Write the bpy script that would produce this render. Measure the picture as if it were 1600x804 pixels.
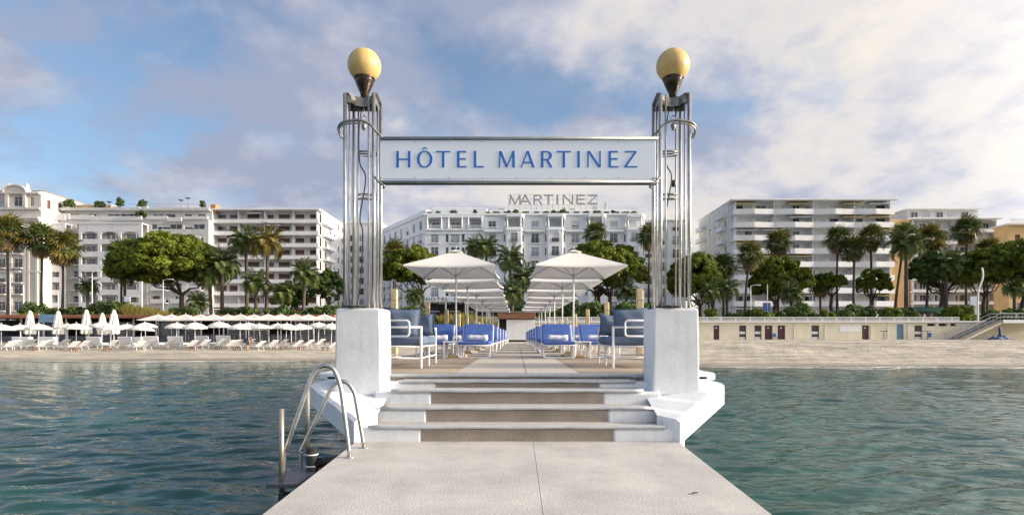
import bpy, math, random
import numpy as np
from mathutils import Vector, Matrix
R = math.radians
random.seed(7)
scene = bpy.context.scene
for _o in list(bpy.data.objects): bpy.data.objects.remove(_o)

# ------------------------------------------------------------------ camera, sky, sun, exposure
EYE = 1.78
FPX, CX, CY = 880.0, 808.0, 525.0
cam_d = bpy.data.cameras.new('camera')
cam_d.sensor_width = 36; cam_d.lens = FPX/1600*36
cam_d.shift_x = -0.005; cam_d.shift_y = (CY-402)/1600
cam_d.clip_start = 0.1; cam_d.clip_end = 5000
cam = bpy.data.objects.new('camera', cam_d); scene.collection.objects.link(cam)
cam.location = (0, 0, EYE); cam.rotation_euler = (R(90), 0, 0)
scene.camera = cam
scene.view_settings.view_transform = 'Standard'; scene.view_settings.look = 'None'
scene.view_settings.exposure = 1.54; scene.view_settings.gamma = 1
scene.view_settings.use_curve_mapping = False

SUN_EL, SUN_AZ = R(15), R(94)          # azimuth from +Y towards +X
sdir = Vector((math.cos(SUN_EL)*math.sin(SUN_AZ), math.cos(SUN_EL)*math.cos(SUN_AZ), math.sin(SUN_EL)))
sun_d = bpy.data.lights.new('sun', 'SUN'); sun_d.energy = 2.05; sun_d.angle = R(5.0); sun_d.color = (1.0, 0.85, 0.67)
sun = bpy.data.objects.new('sun', sun_d); scene.collection.objects.link(sun)
sun.rotation_euler = (-sdir).to_track_quat('-Z', 'Y').to_euler(); sun.location = sdir*200

world = bpy.data.worlds.new('World'); scene.world = world; world.use_nodes = True
wn = world.node_tree; wn.nodes.clear()
def wnode(t, **k):
    n = wn.nodes.new(t)
    for a, b in k.items(): setattr(n, a, b)
    return n
def wl(a, b): wn.links.new(a, b)
def wmath(op, a, b=None, c=None, clamp=False):
    n = wnode('ShaderNodeMath', operation=op, use_clamp=clamp)
    for i, v in enumerate((a, b, c)):
        if v is None: continue
        if isinstance(v, (int, float)): n.inputs[i].default_value = v
        else: wl(v, n.inputs[i])
    return n.outputs[0]
out = wnode('ShaderNodeOutputWorld')
sky = wnode('ShaderNodeTexSky'); sky.sky_type = 'NISHITA'; sky.sun_disc = False
sky.sun_elevation = SUN_EL; sky.sun_rotation = SUN_AZ; sky.altitude = 0; sky.air_density = 1.0; sky.dust_density = 1.3; sky.ozone_density = 2.4
bg = wnode('ShaderNodeBackground'); bg.inputs[1].default_value = 0.074; wl(sky.outputs[0], bg.inputs[0])
tc = wnode('ShaderNodeTexCoord'); sep = wnode('ShaderNodeSeparateXYZ'); wl(tc.outputs['Generated'], sep.inputs[0])
zc = wmath('ADD', wmath('MAXIMUM', sep.outputs[2], 0.0), 0.34)
cpx = wmath('DIVIDE', sep.outputs[0], zc); cpy = wmath('DIVIDE', sep.outputs[1], zc)
comb = wnode('ShaderNodeCombineXYZ'); wl(cpx, comb.inputs[0]); wl(cpy, comb.inputs[1])
def wnoise(scale, detail, rough, off, dist=0.0):
    mp = wnode('ShaderNodeMapping'); mp.inputs['Location'].default_value = off; wl(comb.outputs[0], mp.inputs[0])
    n = wnode('ShaderNodeTexNoise'); n.inputs['Scale'].default_value = scale; n.inputs['Detail'].default_value = detail
    n.inputs['Roughness'].default_value = rough; n.inputs['Distortion'].default_value = dist; wl(mp.outputs[0], n.inputs['Vector'])
    return n.outputs[0]
def wramp(v, pts):
    r = wnode('ShaderNodeValToRGB'); wl(v, r.inputs[0]); e = r.color_ramp.elements
    while len(e) < len(pts): e.new(0.5)
    for i, (p, c) in enumerate(pts): e[i].position = p; e[i].color = (*c, 1) if len(c) == 3 else c
    return r.outputs[0]
n1 = wnoise(1.9, 9, 0.56, (7.1, 11.8, 0.0), 0.15)
n2 = wnoise(3.4, 9, 0.57, (9.4, 4.2, 2.0), 0.1)
# cloud cover thickens towards the sun side
cover = wmath('MULTIPLY_ADD', sep.outputs[0], 0.13, n1)
cover = wmath('ADD', cover, wmath('MULTIPLY', wmath('SUBTRACT', 0.36, sep.outputs[2], clamp=True), 0.52))
mask = wramp(cover, [(0.41, (0.15,)*3), (0.47, (0.6,)*3), (0.53, (0.97,)*3)])
dotn = wnode('ShaderNodeVectorMath', operation='DOT_PRODUCT'); wl(tc.outputs['Generated'], dotn.inputs[0]); dotn.inputs[1].default_value = sdir
glow = wmath('POWER', wmath('MULTIPLY_ADD', dotn.outputs['Value'], 0.5, 0.5, clamp=True), 2.6)
shade = wmath('ADD', n2, wmath('MULTIPLY', wmath('SUBTRACT', glow, 0.33), 0.12))
low = wmath('MULTIPLY', wmath('SUBTRACT', 0.33, sep.outputs[2], clamp=True), 0.60)
shade = wmath('ADD', wmath('ADD', shade, low), wmath('MULTIPLY', wmath('MINIMUM', wmath('SUBTRACT', glow, 0.24), 0.0), 0.40))
ccol = wramp(shade, [(0.36, (0.135, 0.15, 0.20)), (0.47, (0.19, 0.197, 0.235)), (0.56, (0.265, 0.255, 0.26)), (0.70, (0.315, 0.29, 0.26))])
bgc = wnode('ShaderNodeBackground'); bgc.inputs[1].default_value = 0.98; wl(ccol, bgc.inputs[0])
mixs = wnode('ShaderNodeMixShader'); wl(mask, mixs.inputs[0]); wl(bg.outputs[0], mixs.inputs[1]); wl(bgc.outputs[0], mixs.inputs[2])
# thin veil around the low sun: broad forward-scattered light
dpos = wmath('MAXIMUM', dotn.outputs['Value'], 0.0)
veil = wnode('ShaderNodeBackground'); veil.inputs[0].default_value = (1.0, 0.90, 0.76, 1); wl(wmath('MULTIPLY', wmath('POWER', dpos, 6.5), 1.8), veil.inputs[1])
adds = wnode('ShaderNodeAddShader'); wl(mixs.outputs[0], adds.inputs[0]); wl(veil.outputs[0], adds.inputs[1])
wl(adds.outputs[0], out.inputs[0])

# ------------------------------------------------------------------ materials
MATS = {}
def mat(name, col, rough=0.6, metal=0.0, var=0.12, vscale=3.0, bump=0.0, bscale=20.0, col2=None, rnd=0.0, spec=0.5, stretch=None, trans=0.0, detail=5, speck=0.0, world_co=False, grime=0.0, gstretch=(1, 1, 1), gcol=(.45, .42, .37)):
    m = bpy.data.materials.new(name); m.use_nodes = True; nt = m.node_tree; b = nt.nodes['Principled BSDF']
    b.inputs['Roughness'].default_value = rough; b.inputs['Metallic'].default_value = metal
    b.inputs['Specular IOR Level'].default_value = spec
    t = nt.nodes.new('ShaderNodeTexCoord'); co = t.outputs['Object']
    if world_co:
        g = nt.nodes.new('ShaderNodeNewGeometry'); co = g.outputs['Position']
    if stretch:
        mp = nt.nodes.new('ShaderNodeMapping'); mp.inputs['Scale'].default_value = stretch; nt.links.new(co, mp.inputs[0]); co = mp.outputs[0]
    n = nt.nodes.new('ShaderNodeTexNoise'); n.inputs['Scale'].default_value = vscale; n.inputs['Detail'].default_value = detail; n.inputs['Roughness'].default_value = 0.6
    nt.links.new(co, n.inputs['Vector'])
    r = nt.nodes.new('ShaderNodeValToRGB'); nt.links.new(n.outputs[0], r.inputs[0])
    c1 = [max(0, c*(1-var)) for c in col]; c2 = col2 if col2 else [min(1, c*(1+var)) for c in col]
    r.color_ramp.elements[0].position = 0.34; r.color_ramp.elements[0].color = (*c1, 1)
    r.color_ramp.elements[1].position = 0.66; r.color_ramp.elements[1].color = (*c2, 1)
    o = r.outputs[0]
    if speck > 0:
        n3 = nt.nodes.new('ShaderNodeTexNoise'); n3.inputs['Scale'].default_value = bscale*1.3; n3.inputs['Detail'].default_value = 3; nt.links.new(co, n3.inputs['Vector'])
        mr = nt.nodes.new('ShaderNodeMapRange'); mr.inputs[1].default_value = 0.3; mr.inputs[2].default_value = 0.7; mr.inputs[3].default_value = 1-speck; mr.inputs[4].default_value = 1+speck
        nt.links.new(n3.outputs[0], mr.inputs[0])
        mx = nt.nodes.new('ShaderNodeVectorMath'); mx.operation = 'SCALE'; nt.links.new(o, mx.inputs[0]); nt.links.new(mr.outputs[0], mx.inputs['Scale']); o = mx.outputs[0]
    if grime > 0:
        g_ = nt.nodes.new('ShaderNodeNewGeometry'); mp = nt.nodes.new('ShaderNodeMapping'); mp.inputs['Scale'].default_value = gstretch; nt.links.new(g_.outputs['Position'], mp.inputs[0])
        n4 = nt.nodes.new('ShaderNodeTexNoise'); n4.inputs['Scale'].default_value = 1.6; n4.inputs['Detail'].default_value = 7; n4.inputs['Roughness'].default_value = .65; nt.links.new(mp.outputs[0], n4.inputs['Vector'])
        mr = nt.nodes.new('ShaderNodeMapRange'); mr.inputs[1].default_value = .5; mr.inputs[2].default_value = .78; mr.inputs[3].default_value = 0; mr.inputs[4].default_value = grime; nt.links.new(n4.outputs[0], mr.inputs[0])
        mc = nt.nodes.new('ShaderNodeMix'); mc.data_type = 'RGBA'; nt.links.new(mr.outputs[0], mc.inputs[0]); nt.links.new(o, mc.inputs[6]); mc.inputs[7].default_value = (*gcol, 1); o = mc.outputs[2]
    if rnd > 0:
        oi = nt.nodes.new('ShaderNodeObjectInfo')
        mr = nt.nodes.new('ShaderNodeMapRange'); mr.inputs[3].default_value = 1-rnd; mr.inputs[4].default_value = 1+rnd; nt.links.new(oi.outputs['Random'], mr.inputs[0])
        mx = nt.nodes.new('ShaderNodeVectorMath'); mx.operation = 'SCALE'; nt.links.new(o, mx.inputs[0]); nt.links.new(mr.outputs[0], mx.inputs['Scale']); o = mx.outputs[0]
    nt.links.new(o, b.inputs['Base Color'])
    if bump > 0:
        n2_ = nt.nodes.new('ShaderNodeTexNoise'); n2_.inputs['Scale'].default_value = bscale; n2_.inputs['Detail'].default_value = 6; nt.links.new(co, n2_.inputs['Vector'])
        bp = nt.nodes.new('ShaderNodeBump'); bp.inputs['Strength'].default_value = min(1, bump); bp.inputs['Distance'].default_value = 0.02; nt.links.new(n2_.outputs[0], bp.inputs['Height'])
        nt.links.new(bp.outputs[0], b.inputs['Normal'])
    if trans > 0:
        tr = nt.nodes.new('ShaderNodeBsdfTranslucent'); nt.links.new(o, tr.inputs[0])
        ms = nt.nodes.new('ShaderNodeMixShader'); ms.inputs[0].default_value = trans
        nt.links.new(b.outputs[0], ms.inputs[1]); nt.links.new(tr.outputs[0], ms.inputs[2])
        nt.links.new(ms.outputs[0], nt.nodes['Material Output'].inputs[0])
    MATS[name] = m
    return m
M = MATS
mat('white_concrete', (0.77, 0.80, 0.82), 0.85, var=0.07, vscale=2.2, bump=0.10, bscale=22, speck=0.04, grime=0.33, gstretch=(7, 7, .7))
mat('slab', (0.50, 0.48, 0.455), 0.9, var=0.13, vscale=1.6, bump=0.25, bscale=60, speck=0.16, grime=0.6, gstretch=(1.2, .8, 1), gcol=(0.33, 0.33, 0.34))
mat('walkway', (0.50, 0.455, 0.40), 0.85, var=0.08, vscale=1.2, bump=0.3, bscale=40, speck=0.06)
mat('plank', (0.38, 0.305, 0.235), 0.75, var=0.25, vscale=2.0, stretch=(0.6, 8, 1), bump=0.3, bscale=12, rnd=0.32)
mat('carpet', (0.35, 0.30, 0.25), 1.0, var=0.14, vscale=2.5, bump=0.9, bscale=90, speck=0.25)
mat('tread', (0.50, 0.48, 0.46), 0.9, var=0.08, vscale=2, bump=0.6, bscale=60, speck=0.12)
mat('nosing', (0.54, 0.56, 0.58), 0.45, metal=0.25, var=0.10, vscale=6)
mat('steel', (0.60, 0.59, 0.56), 0.28, metal=0.95, var=0.16, vscale=9, bump=0.08, bscale=40)
mat('steel_old', (0.46, 0.42, 0.36), 0.42, metal=0.8, var=0.35, vscale=7, stretch=(1, 1, .35))
mat('bronze', (0.27, 0.265, 0.25), 0.45, metal=0.6, var=0.4, vscale=14)
mat('cup_metal', (0.06, 0.045, 0.035), 0.25, metal=0.6, var=0.5, vscale=18)
mat('globe', (0.68, 0.47, 0.18), 0.4, var=0.10, vscale=5, stretch=(4, 4, .5), col2=(0.74, 0.52, 0.21), speck=0.05, grime=0.4, gstretch=(9, 9, 1.5), gcol=(.35, .2, .06))
mat('sign_white', (0.75, 0.82, 0.92), 0.45, var=0.02, vscale=2)
mat('sign_blue', (0.014, 0.15, 0.52), 0.45, var=0.05)
mat('black_rubber', (0.015, 0.015, 0.016), 0.5, var=0.3)
mat('cable', (0.03, 0.03, 0.03), 0.6)
mat('white_metal', (0.80, 0.81, 0.82), 0.4, var=0.03)
mat('blue_fabric', (0.065, 0.135, 0.43), 0.9, var=0.12, vscale=5, bump=0.2, bscale=60)
mat('slate_fabric', (0.115, 0.16, 0.245), 0.95, var=0.14, vscale=4, bump=0.3, bscale=90)
mat('towel', (0.84, 0.85, 0.87), 0.95, var=0.04, bump=0.6, bscale=70)
mat('canopy', (0.78, 0.765, 0.73), 0.9, var=0.04, vscale=1.5, trans=0.12)
mat('beach_canopy', (0.86, 0.85, 0.80), 0.9, var=0.03, vscale=1.5, trans=0.25, rnd=0.05)
mat('post_gold', (0.62, 0.50, 0.29), 0.5, metal=0.15, var=0.16, vscale=4, stretch=(3, 3, .6))
mat('bar_white', (0.76, 0.77, 0.76), 0.6, var=0.04)
mat('bar_wood', (0.24, 0.11, 0.06), 0.6, var=0.25, vscale=2, stretch=(.5, 4, 4))
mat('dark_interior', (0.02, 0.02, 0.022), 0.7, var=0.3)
mat('beach_white', (0.82, 0.83, 0.85), 0.8, var=0.04)
mat('cream_wall', (0.72, 0.67, 0.53), 0.85, grime=0.3, gstretch=(1.0, 1.0, .2), gcol=(.48, .44, .36), var=0.07, vscale=0.6, bump=0.15, bscale=8)
mat('white_rail', (0.78, 0.79, 0.79), 0.6, var=0.04)
mat('door_maroon', (0.075, 0.026, 0.028), 0.5, var=0.15)
mat('door_dark', (0.05, 0.045, 0.045), 0.5, var=0.2)
mat('blue_plastic', (0.06, 0.16, 0.42), 0.5, var=0.2)
mat('glass_block', (0.16, 0.28, 0.42), 0.2, var=0.25, vscale=4)
mat('terracotta', (0.28, 0.115, 0.06), 0.7, var=0.2, vscale=1.0)
mat('hotel_white', (0.82, 0.86, 0.89), 0.8, grime=0.25, gstretch=(1.2, 1.2, .12), gcol=(.5, .5, .5), var=0.05, vscale=0.25, bump=0.1, bscale=3)
mat('apt_white', (0.81, 0.82, 0.83), 0.8, grime=0.3, gstretch=(1.2, 1.2, .12), gcol=(.5, .49, .47), var=0.06, vscale=0.25, bump=0.1, bscale=3)
mat('apt_pale', (0.68, 0.69, 0.71), 0.8, grime=0.35, gstretch=(1.2, 1.2, .12), gcol=(.42, .41, .4), var=0.06, vscale=0.25, bump=0.1, bscale=3)
mat('tarp', (0.03, 0.075, 0.18), 0.6, var=0.3)
mat('apt_grey', (0.60, 0.595, 0.585), 0.85, grime=0.3, gstretch=(1.2, 1.2, .12), gcol=(.38, .37, .36), var=0.10, vscale=0.3, bump=0.1, bscale=3)
mat('old_stone', (0.64, 0.61, 0.57), 0.85, grime=0.4, gstretch=(1.2, 1.2, .12), gcol=(.38, .36, .33), var=0.10, vscale=0.4, bump=0.2, bscale=3)
mat('apt_cream', (0.74, 0.70, 0.61), 0.8, var=0.05, vscale=0.25)
mat('ochre_wall', (0.68, 0.46, 0.22), 0.85, var=0.07, vscale=0.3)
mat('roof_grey', (0.22, 0.21, 0.20), 0.8, var=0.2)
mat('shutter_brown', (0.12, 0.06, 0.042), 0.6, var=0.15, rnd=0.25)
mat('shutter_white', (0.70, 0.71, 0.70), 0.6, var=0.05, rnd=0.06)
mat('pane', (0.05, 0.065, 0.08), 0.08, var=0.4, vscale=0.8, rnd=0.45, spec=0.8)
mat('pane_curtain', (0.33, 0.37, 0.41), 0.12, var=0.25, vscale=1.2, rnd=0.35, spec=0.8)
mat('frame_white', (0.72, 0.73, 0.74), 0.5, var=0.03)
mat('iron', (0.10, 0.11, 0.13), 0.5, var=0.2)
mat('iron_pale', (0.45, 0.47, 0.50), 0.5, var=0.1)
mat('glass_rail', (0.40, 0.44, 0.47), 0.12, var=0.1)
mat('awning_yellow', (0.60, 0.50, 0.22), 0.9, var=0.08, rnd=0.15)
mat('awning_white', (0.70, 0.71, 0.72), 0.9, var=0.05, rnd=0.1)
mat('awning_green', (0.02, 0.09, 0.06), 0.8, var=0.1)
mat('brick', (0.50, 0.22, 0.10), 0.8, var=0.2)
mat('pine_leaf', (0.11, 0.17, 0.025), 0.65, var=0.45, vscale=0.5, trans=0.3, col2=(0.22, 0.265, 0.028), spec=0.25)
mat('dark_leaf', (0.085, 0.14, 0.035), 0.6, var=0.4, vscale=0.7, trans=0.22, rnd=0.25, spec=0.3)
mat('grass_leaf', (0.20, 0.18, 0.05), 0.7, var=0.3, vscale=1.0, trans=0.3, rnd=0.2, spec=0.2)
mat('palm_leaf', (0.09, 0.14, 0.04), 0.5, var=0.35, vscale=0.9, trans=0.24, rnd=0.30, col2=(0.14, 0.185, 0.045), spec=0.35)
mat('palm_gold', (0.17, 0.145, 0.03), 0.5, var=0.35, vscale=0.9, trans=0.30, rnd=0.25, spec=0.35)
mat('dead_leaf', (0.22, 0.155, 0.075), 0.8, var=0.3, vscale=1, trans=0.15, rnd=0.2)
mat('bark', (0.085, 0.063, 0.047), 0.95, var=0.35, vscale=1.6, stretch=(3, 3, .7), bump=0.8, bscale=5)
mat('palm_bark', (0.095, 0.075, 0.058), 0.95, var=0.35, vscale=2.0, stretch=(1, 1, 4), bump=0.8, bscale=5)
mat('skin', (0.45, 0.26, 0.18), 0.6); mat('shirt_blue', (0.02, 0.05, 0.22), 0.9); mat('shirt_white', (0.72, 0.74, 0.78), 0.9); mat('shirt_dark', (0.05, 0.04, 0.05), 0.9)
mat('shorts_navy', (0.03, 0.035, 0.06), 0.9); mat('hair', (0.05, 0.03, 0.02), 0.7)
mat('pole_white', (0.72, 0.73, 0.75), 0.5, var=0.05)
mat('sign_panel_blue', (0.04, 0.12, 0.34), 0.5, var=0.1); mat('sign_red', (0.5, 0.03, 0.04), 0.5)
mat('asphalt', (0.055, 0.055, 0.057), 0.9, var=0.15, vscale=0.5); mat('paving', (0.34, 0.31, 0.28), 0.9, var=0.12, vscale=0.4)

# ------------------------------------------------------------------ mesh builder
col = scene.collection
class MB:
    def __init__(s): s.v = []; s.f = []; s.T = None; s.mi = []; s.cur = 0
    def add(s, vs, fs):
        b = len(s.v)
        if s.T is not None: vs = [tuple(s.T @ Vector(v)) for v in vs]
        s.v += [tuple(v) for v in vs]; s.f += [tuple(i+b for i in f) for f in fs]; s.mi += [s.cur]*len(fs)
        return s
    def box(s, x0, x1, y0, y1, z0, z1):
        return s.add([(x0,y0,z0),(x1,y0,z0),(x1,y1,z0),(x0,y1,z0),(x0,y0,z1),(x1,y0,z1),(x1,y1,z1),(x0,y1,z1)],
              [(0,3,2,1),(4,5,6,7),(0,1,5,4),(1,2,6,5),(2,3,7,6),(3,0,4,7)])
    def cbox(s, x0, x1, y0, y1, z0, z1, c=0.02):
        # box with all edges chamfered
        c = min(c, (x1-x0)*.45, (y1-y0)*.45, (z1-z0)*.45)
        V = []; idx = {}
        xs, ys, zs = (x0, x1), (y0, y1), (z0, z1)
        for i in (0,1):
            for j in (0,1):
                for k in (0,1):
                    for a in range(3):
                        p = [xs[i], ys[j], zs[k]]; sg = (1 if i == 0 else -1, 1 if j == 0 else -1, 1 if k == 0 else -1)
                        for q in range(3):
                            if q != a: p[q] += c*sg[q]
                        idx[(i,j,k,a)] = len(V); V.append(tuple(p))
        F = []
        for a in range(3):
            b_, c_ = (a+1) % 3, (a+2) % 3
            for sd in (0,1):
                loop = []
                for (p, q) in ((0,0),(1,0),(1,1),(0,1)):
                    t = [0,0,0]; t[a] = sd; t[b_] = p; t[c_] = q; loop.append(idx[(*t, a)])
                F.append(tuple(loop if sd else loop[::-1]))
            for p in (0,1):
                for q in (0,1):
                    t0 = [0,0,0]; t1 = [0,0,0]; t0[b_] = t1[b_] = p; t0[c_] = t1[c_] = q; t1[a] = 1
                    l = (idx[(*t0, b_)], idx[(*t1, b_)], idx[(*t1, c_)], idx[(*t0, c_)])
                    F.append(l if (p+q) % 2 == 0 else l[::-1])
        for i in (0,1):
            for j in (0,1):
                for k in (0,1):
                    l = (idx[(i,j,k,0)], idx[(i,j,k,1)], idx[(i,j,k,2)])
                    F.append(l if (i+j+k) % 2 == 1 else l[::-1])
        return s.add(V, F)
    def prism(s, poly, z0, z1):
        # plan polygon, counter-clockwise, extruded in z
        n = len(poly); V = [(x, y, z0) for x, y in poly]+[(x, y, z1) for x, y in poly]
        F = [tuple(range(n))[::-1], tuple(range(n, 2*n))]+[(i, (i+1) % n, (i+1) % n+n, i+n) for i in range(n)]
        return s.add(V, F)
    def plate(s, poly, y0, y1):
        # elevation polygon (x,z), counter-clockwise seen from -y, extruded in y
        n = len(poly); V = [(x, y0, z) for x, z in poly]+[(x, y1, z) for x, z in poly]
        F = [tuple(range(n)), tuple(range(n, 2*n))[::-1]]+[((i+1) % n, i, i+n, (i+1) % n+n) for i in range(n)]
        return s.add(V, F)
    def hexa(s, b, t):
        return s.add(list(b)+list(t), [(3,2,1,0),(4,5,6,7),(0,1,5,4),(1,2,6,5),(2,3,7,6),(3,0,4,7)])
    def tube(s, pts, r, n=8, cap=True):
        pts = [Vector(p) for p in pts]; rs = r if isinstance(r, (list, tuple)) else [r]*len(pts)
        V = []; up = None
        for i, p in enumerate(pts):
            a = pts[max(i-1, 0)]; b = pts[min(i+1, len(pts)-1)]; d = (b-a)
            if d.length < 1e-9: d = Vector((0,0,1))
            d.normalize()
            if up is None:
                up = Vector((0,0,1)) if abs(d.z) < 0.9 else Vector((1,0,0))
            x = up-d*up.dot(d)
            if x.length < 1e-5: x = d.orthogonal()
            x.normalize(); y = d.cross(x); up = x
            for k in range(n):
                t = 2*math.pi*k/n; V.append(tuple(p+x*(rs[i]*math.cos(t))+y*(rs[i]*math.sin(t))))
        F = []
        for i in range(len(pts)-1):
            for k in range(n):
                F.append((i*n+k, i*n+(k+1) % n, (i+1)*n+(k+1) % n, (i+1)*n+k))
        if cap:
            F.append(tuple(range(n))[::-1]); e = (len(pts)-1)*n; F.append(tuple(range(e, e+n)))
        return s.add(V, F)
    def lathe(s, prof, n=24, c=(0,0)):
        V = []; F = []
        for r, z in prof:
            for k in range(n):
                t = 2*math.pi*k/n; V.append((c[0]+r*math.cos(t), c[1]+r*math.sin(t), z))
        for i in range(len(prof)-1):
            for k in range(n):
                F.append((i*n+k, i*n+(k+1) % n, (i+1)*n+(k+1) % n, (i+1)*n+k))
        F.append(tuple(range(n))[::-1]); e = (len(prof)-1)*n; F.append(tuple(range(e, e+n)))
        return s.add(V, F)
    def mesh(s, name, material, smooth=False):
        me = bpy.data.meshes.new(name); me.from_pydata(s.v, [], s.f)
        for m_ in (material if isinstance(material, (list, tuple)) else [material]): me.materials.append(M[m_] if isinstance(m_, str) else m_)
        if any(s.mi): me.polygons.foreach_set('material_index', s.mi)
        if smooth: me.polygons.foreach_set('use_smooth', [True]*len(me.polygons))
        me.update(); return me
    def build(s, name, material, parent=None, smooth=False, loc=(0,0,0), rz=0):
        return inst(name, s.mesh(name, material, smooth), parent, loc, rz)
def inst(name, me, parent=None, loc=(0,0,0), rz=0, rot=None, scale=None):
    o = bpy.data.objects.new(name, me); col.objects.link(o); o.parent = parent; o.location = loc
    o.rotation_euler = rot if rot else (0, 0, rz)
    if scale: o.scale = scale
    return o
def tag(o, label=None, cat=None, group=None, kind=None):
    if label: o['label'] = label
    if cat: o['category'] = cat
    if group: o['group'] = group
    if kind: o['kind'] = kind
    return o
def thing(name, label, cat, loc=(0,0,0), rz=0, group=None):
    o = bpy.data.objects.new(name, None); col.objects.link(o); o.empty_display_size = 0.2
    o.location = loc; o.rotation_euler = (0,0,rz); return tag(o, label, cat, group)
def copy_tree(o, parent=None):
    c = o.copy(); col.objects.link(c); c.parent = parent
    for ch in list(KIDS.get(o.name, [])): copy_tree(ch, c)
    return c
KIDS = {}
def index_kids(root):
    KIDS[root.name] = [c for c in bpy.data.objects if c.parent == root]
    for c in KIDS[root.name]: index_kids(c)
def dup(root, loc, rz=0, label=None):
    if root.name not in KIDS: index_kids(root)
    c = copy_tree(root); c.location = loc; c.rotation_euler = (0,0,rz)
    if label: c['label'] = label
    return c
def X(px, d): return (px-CX)/FPX*d
def Z(py, d): return EYE+(CY-py)/FPX*d
ORD = ['first','second','third','fourth','fifth','sixth','seventh','eighth','ninth','tenth','eleventh','twelfth','thirteenth','fourteenth','fifteenth','sixteenth','seventeenth','eighteenth','nineteenth','twentieth','twenty-first','twenty-second','twenty-third','twenty-fourth','twenty-fifth','twenty-sixth']
def smooth_path(pts, n=6):
    P = [Vector(p) for p in pts]; out = []
    for i in range(len(P)-1):
        p0 = P[max(i-1,0)]; p1 = P[i]; p2 = P[i+1]; p3 = P[min(i+2, len(P)-1)]
        for k in range(n):
            t = k/n
            out.append(0.5*((2*p1)+(p2-p0)*t+(2*p0-5*p1+4*p2-p3)*t*t+(3*p1-p0-3*p2+p3)*t**3))
    out.append(P[-1]); return out
def round_path(pts, rad, n=5, closed=False):
    P = [Vector(p) for p in pts]; out = []; m = len(P)
    for i in range(m):
        if not closed and i in (0, m-1): out.append(P[i]); continue
        a, b, c = P[(i-1) % m], P[i], P[(i+1) % m]
        r_ = min(rad, (a-b).length*.49, (c-b).length*.49)
        s_ = b+(a-b).normalized()*r_; e_ = b+(c-b).normalized()*r_
        for k in range(n+1):
            t = k/n; out.append(s_*(1-t)**2+b*2*t*(1-t)+e_*t*t)
    if closed: out.append(out[0].copy())
    return out

# letters drawn as thick and thin strokes (unit height), each polygon in (x,z)
def seg(x0, z0, x1, z1, w):
    # a stroke with horizontal width w (for uprights and diagonals)
    return [(x0-w/2, z0), (x0+w/2, z0), (x1+w/2, z1), (x1-w/2, z1)]
def bar(x0, x1, z, h): return [(x0, z-h/2), (x1, z-h/2), (x1, z+h/2), (x0, z+h/2)]
def arc(cx, cz, rx, rz, a0, a1, thick, thin, n=14):
    o = []
    for i in range(n):
        q = []
        for k in (i, i+1):
            a = R(a0+(a1-a0)*k/n); w = thin+(thick-thin)*abs(math.cos(a))**1.4
            q.append(((cx+rx*math.cos(a), cz+rz*math.sin(a)), (cx+(rx-w)*math.cos(a), cz+(rz-w*(rz/rx if rz < rx else 1))*math.sin(a))))
        (o0, i0), (o1, i1) = q
        o.append([o0, o1, i1, i0])
    return o
def glyph(ch, w, K=.125, k=.062):
    if ch == 'H': return [seg(K/2,0,K/2,1,K), seg(w-K/2,0,w-K/2,1,K), bar(K, w-K, .5, k)]
    if ch in ('O', 'Ô', '^'):
        p = arc(w/2, .5, w/2, .52, 0, 360, K*1.05, k*.8, 40)
        if ch == '^': p = [[(w/2-.17,1.12),(w/2-.08,1.12),(w/2+.02,1.25),(w/2-.02,1.25)], [(w/2-.02,1.25),(w/2+.02,1.25),(w/2+.17,1.12),(w/2+.08,1.12)][::-1]]
        return p
    if ch == 'T': return [bar(0, w, 1-k/2, k), seg(w/2,0,w/2,1-k,K)]
    if ch == 'E': return [seg(K/2,0,K/2,1,K), bar(K,w,k/2,k), bar(K,w*.94,.52,k), bar(K,w*.97,1-k/2,k)]
    if ch == 'L': return [seg(K/2,0,K/2,1,K), bar(K,w,k/2,k)]
    if ch == 'I': return [seg(K/2,0,K/2,1,K)]
    if ch == 'M': return [seg(k*.6,0,k*1.1,1,k), seg(w/2,.02,K*.75,1,K), seg(w/2,.02,w-K*.55,1,k), seg(w-K/2,0,w-K*.6,1,K)]
    if ch == 'A': return [seg(k/2,0,w/2-.02,1,k), seg(w-K/2,0,w/2,1,K), bar(w*.2,w*.78,.3,k)]
    if ch == 'N': return [seg(k/2,0,k/2,1,k), seg(w-K/2,0,K/2,1,K), seg(w-k/2,0,w-k/2,1,k)]
    if ch == 'Z': return [bar(0,w,k/2,k), bar(w*.04,w*.97,1-k/2,k), seg(K*.6,k,w-K*.7,1-k,K)]
    if ch == 'R':
        return [seg(K/2,0,K/2,1,K), seg(w-K*.7,0,w*.5,.47,K), bar(K,w*.5,1-k/2,k), bar(K,w*.5,.47,k)]+arc(w*.48,.72,w*.42,.28,-90,90,K,k,12)
    return []
def letter(ch, w, h, parent, name, material, loc, depth, K=.125, k=.062):
    b = MB()
    for i, p in enumerate(glyph(ch, w/h, K, k)):
        q = [(x*h, z*h) for x, z in p]
        ar = sum(q[j][0]*q[(j+1) % len(q)][1]-q[(j+1) % len(q)][0]*q[j][1] for j in range(len(q)))
        if ar < 0: q = q[::-1]
        b.plate(q, -depth-0.0006*(i % 7), 0)
    o = b.build(name, material, parent, loc=loc)
    if ch == 'Ô': letter('^', w, h, parent, name.replace('letter', 'accent'), material, loc, depth, K, k)
    return o
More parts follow.
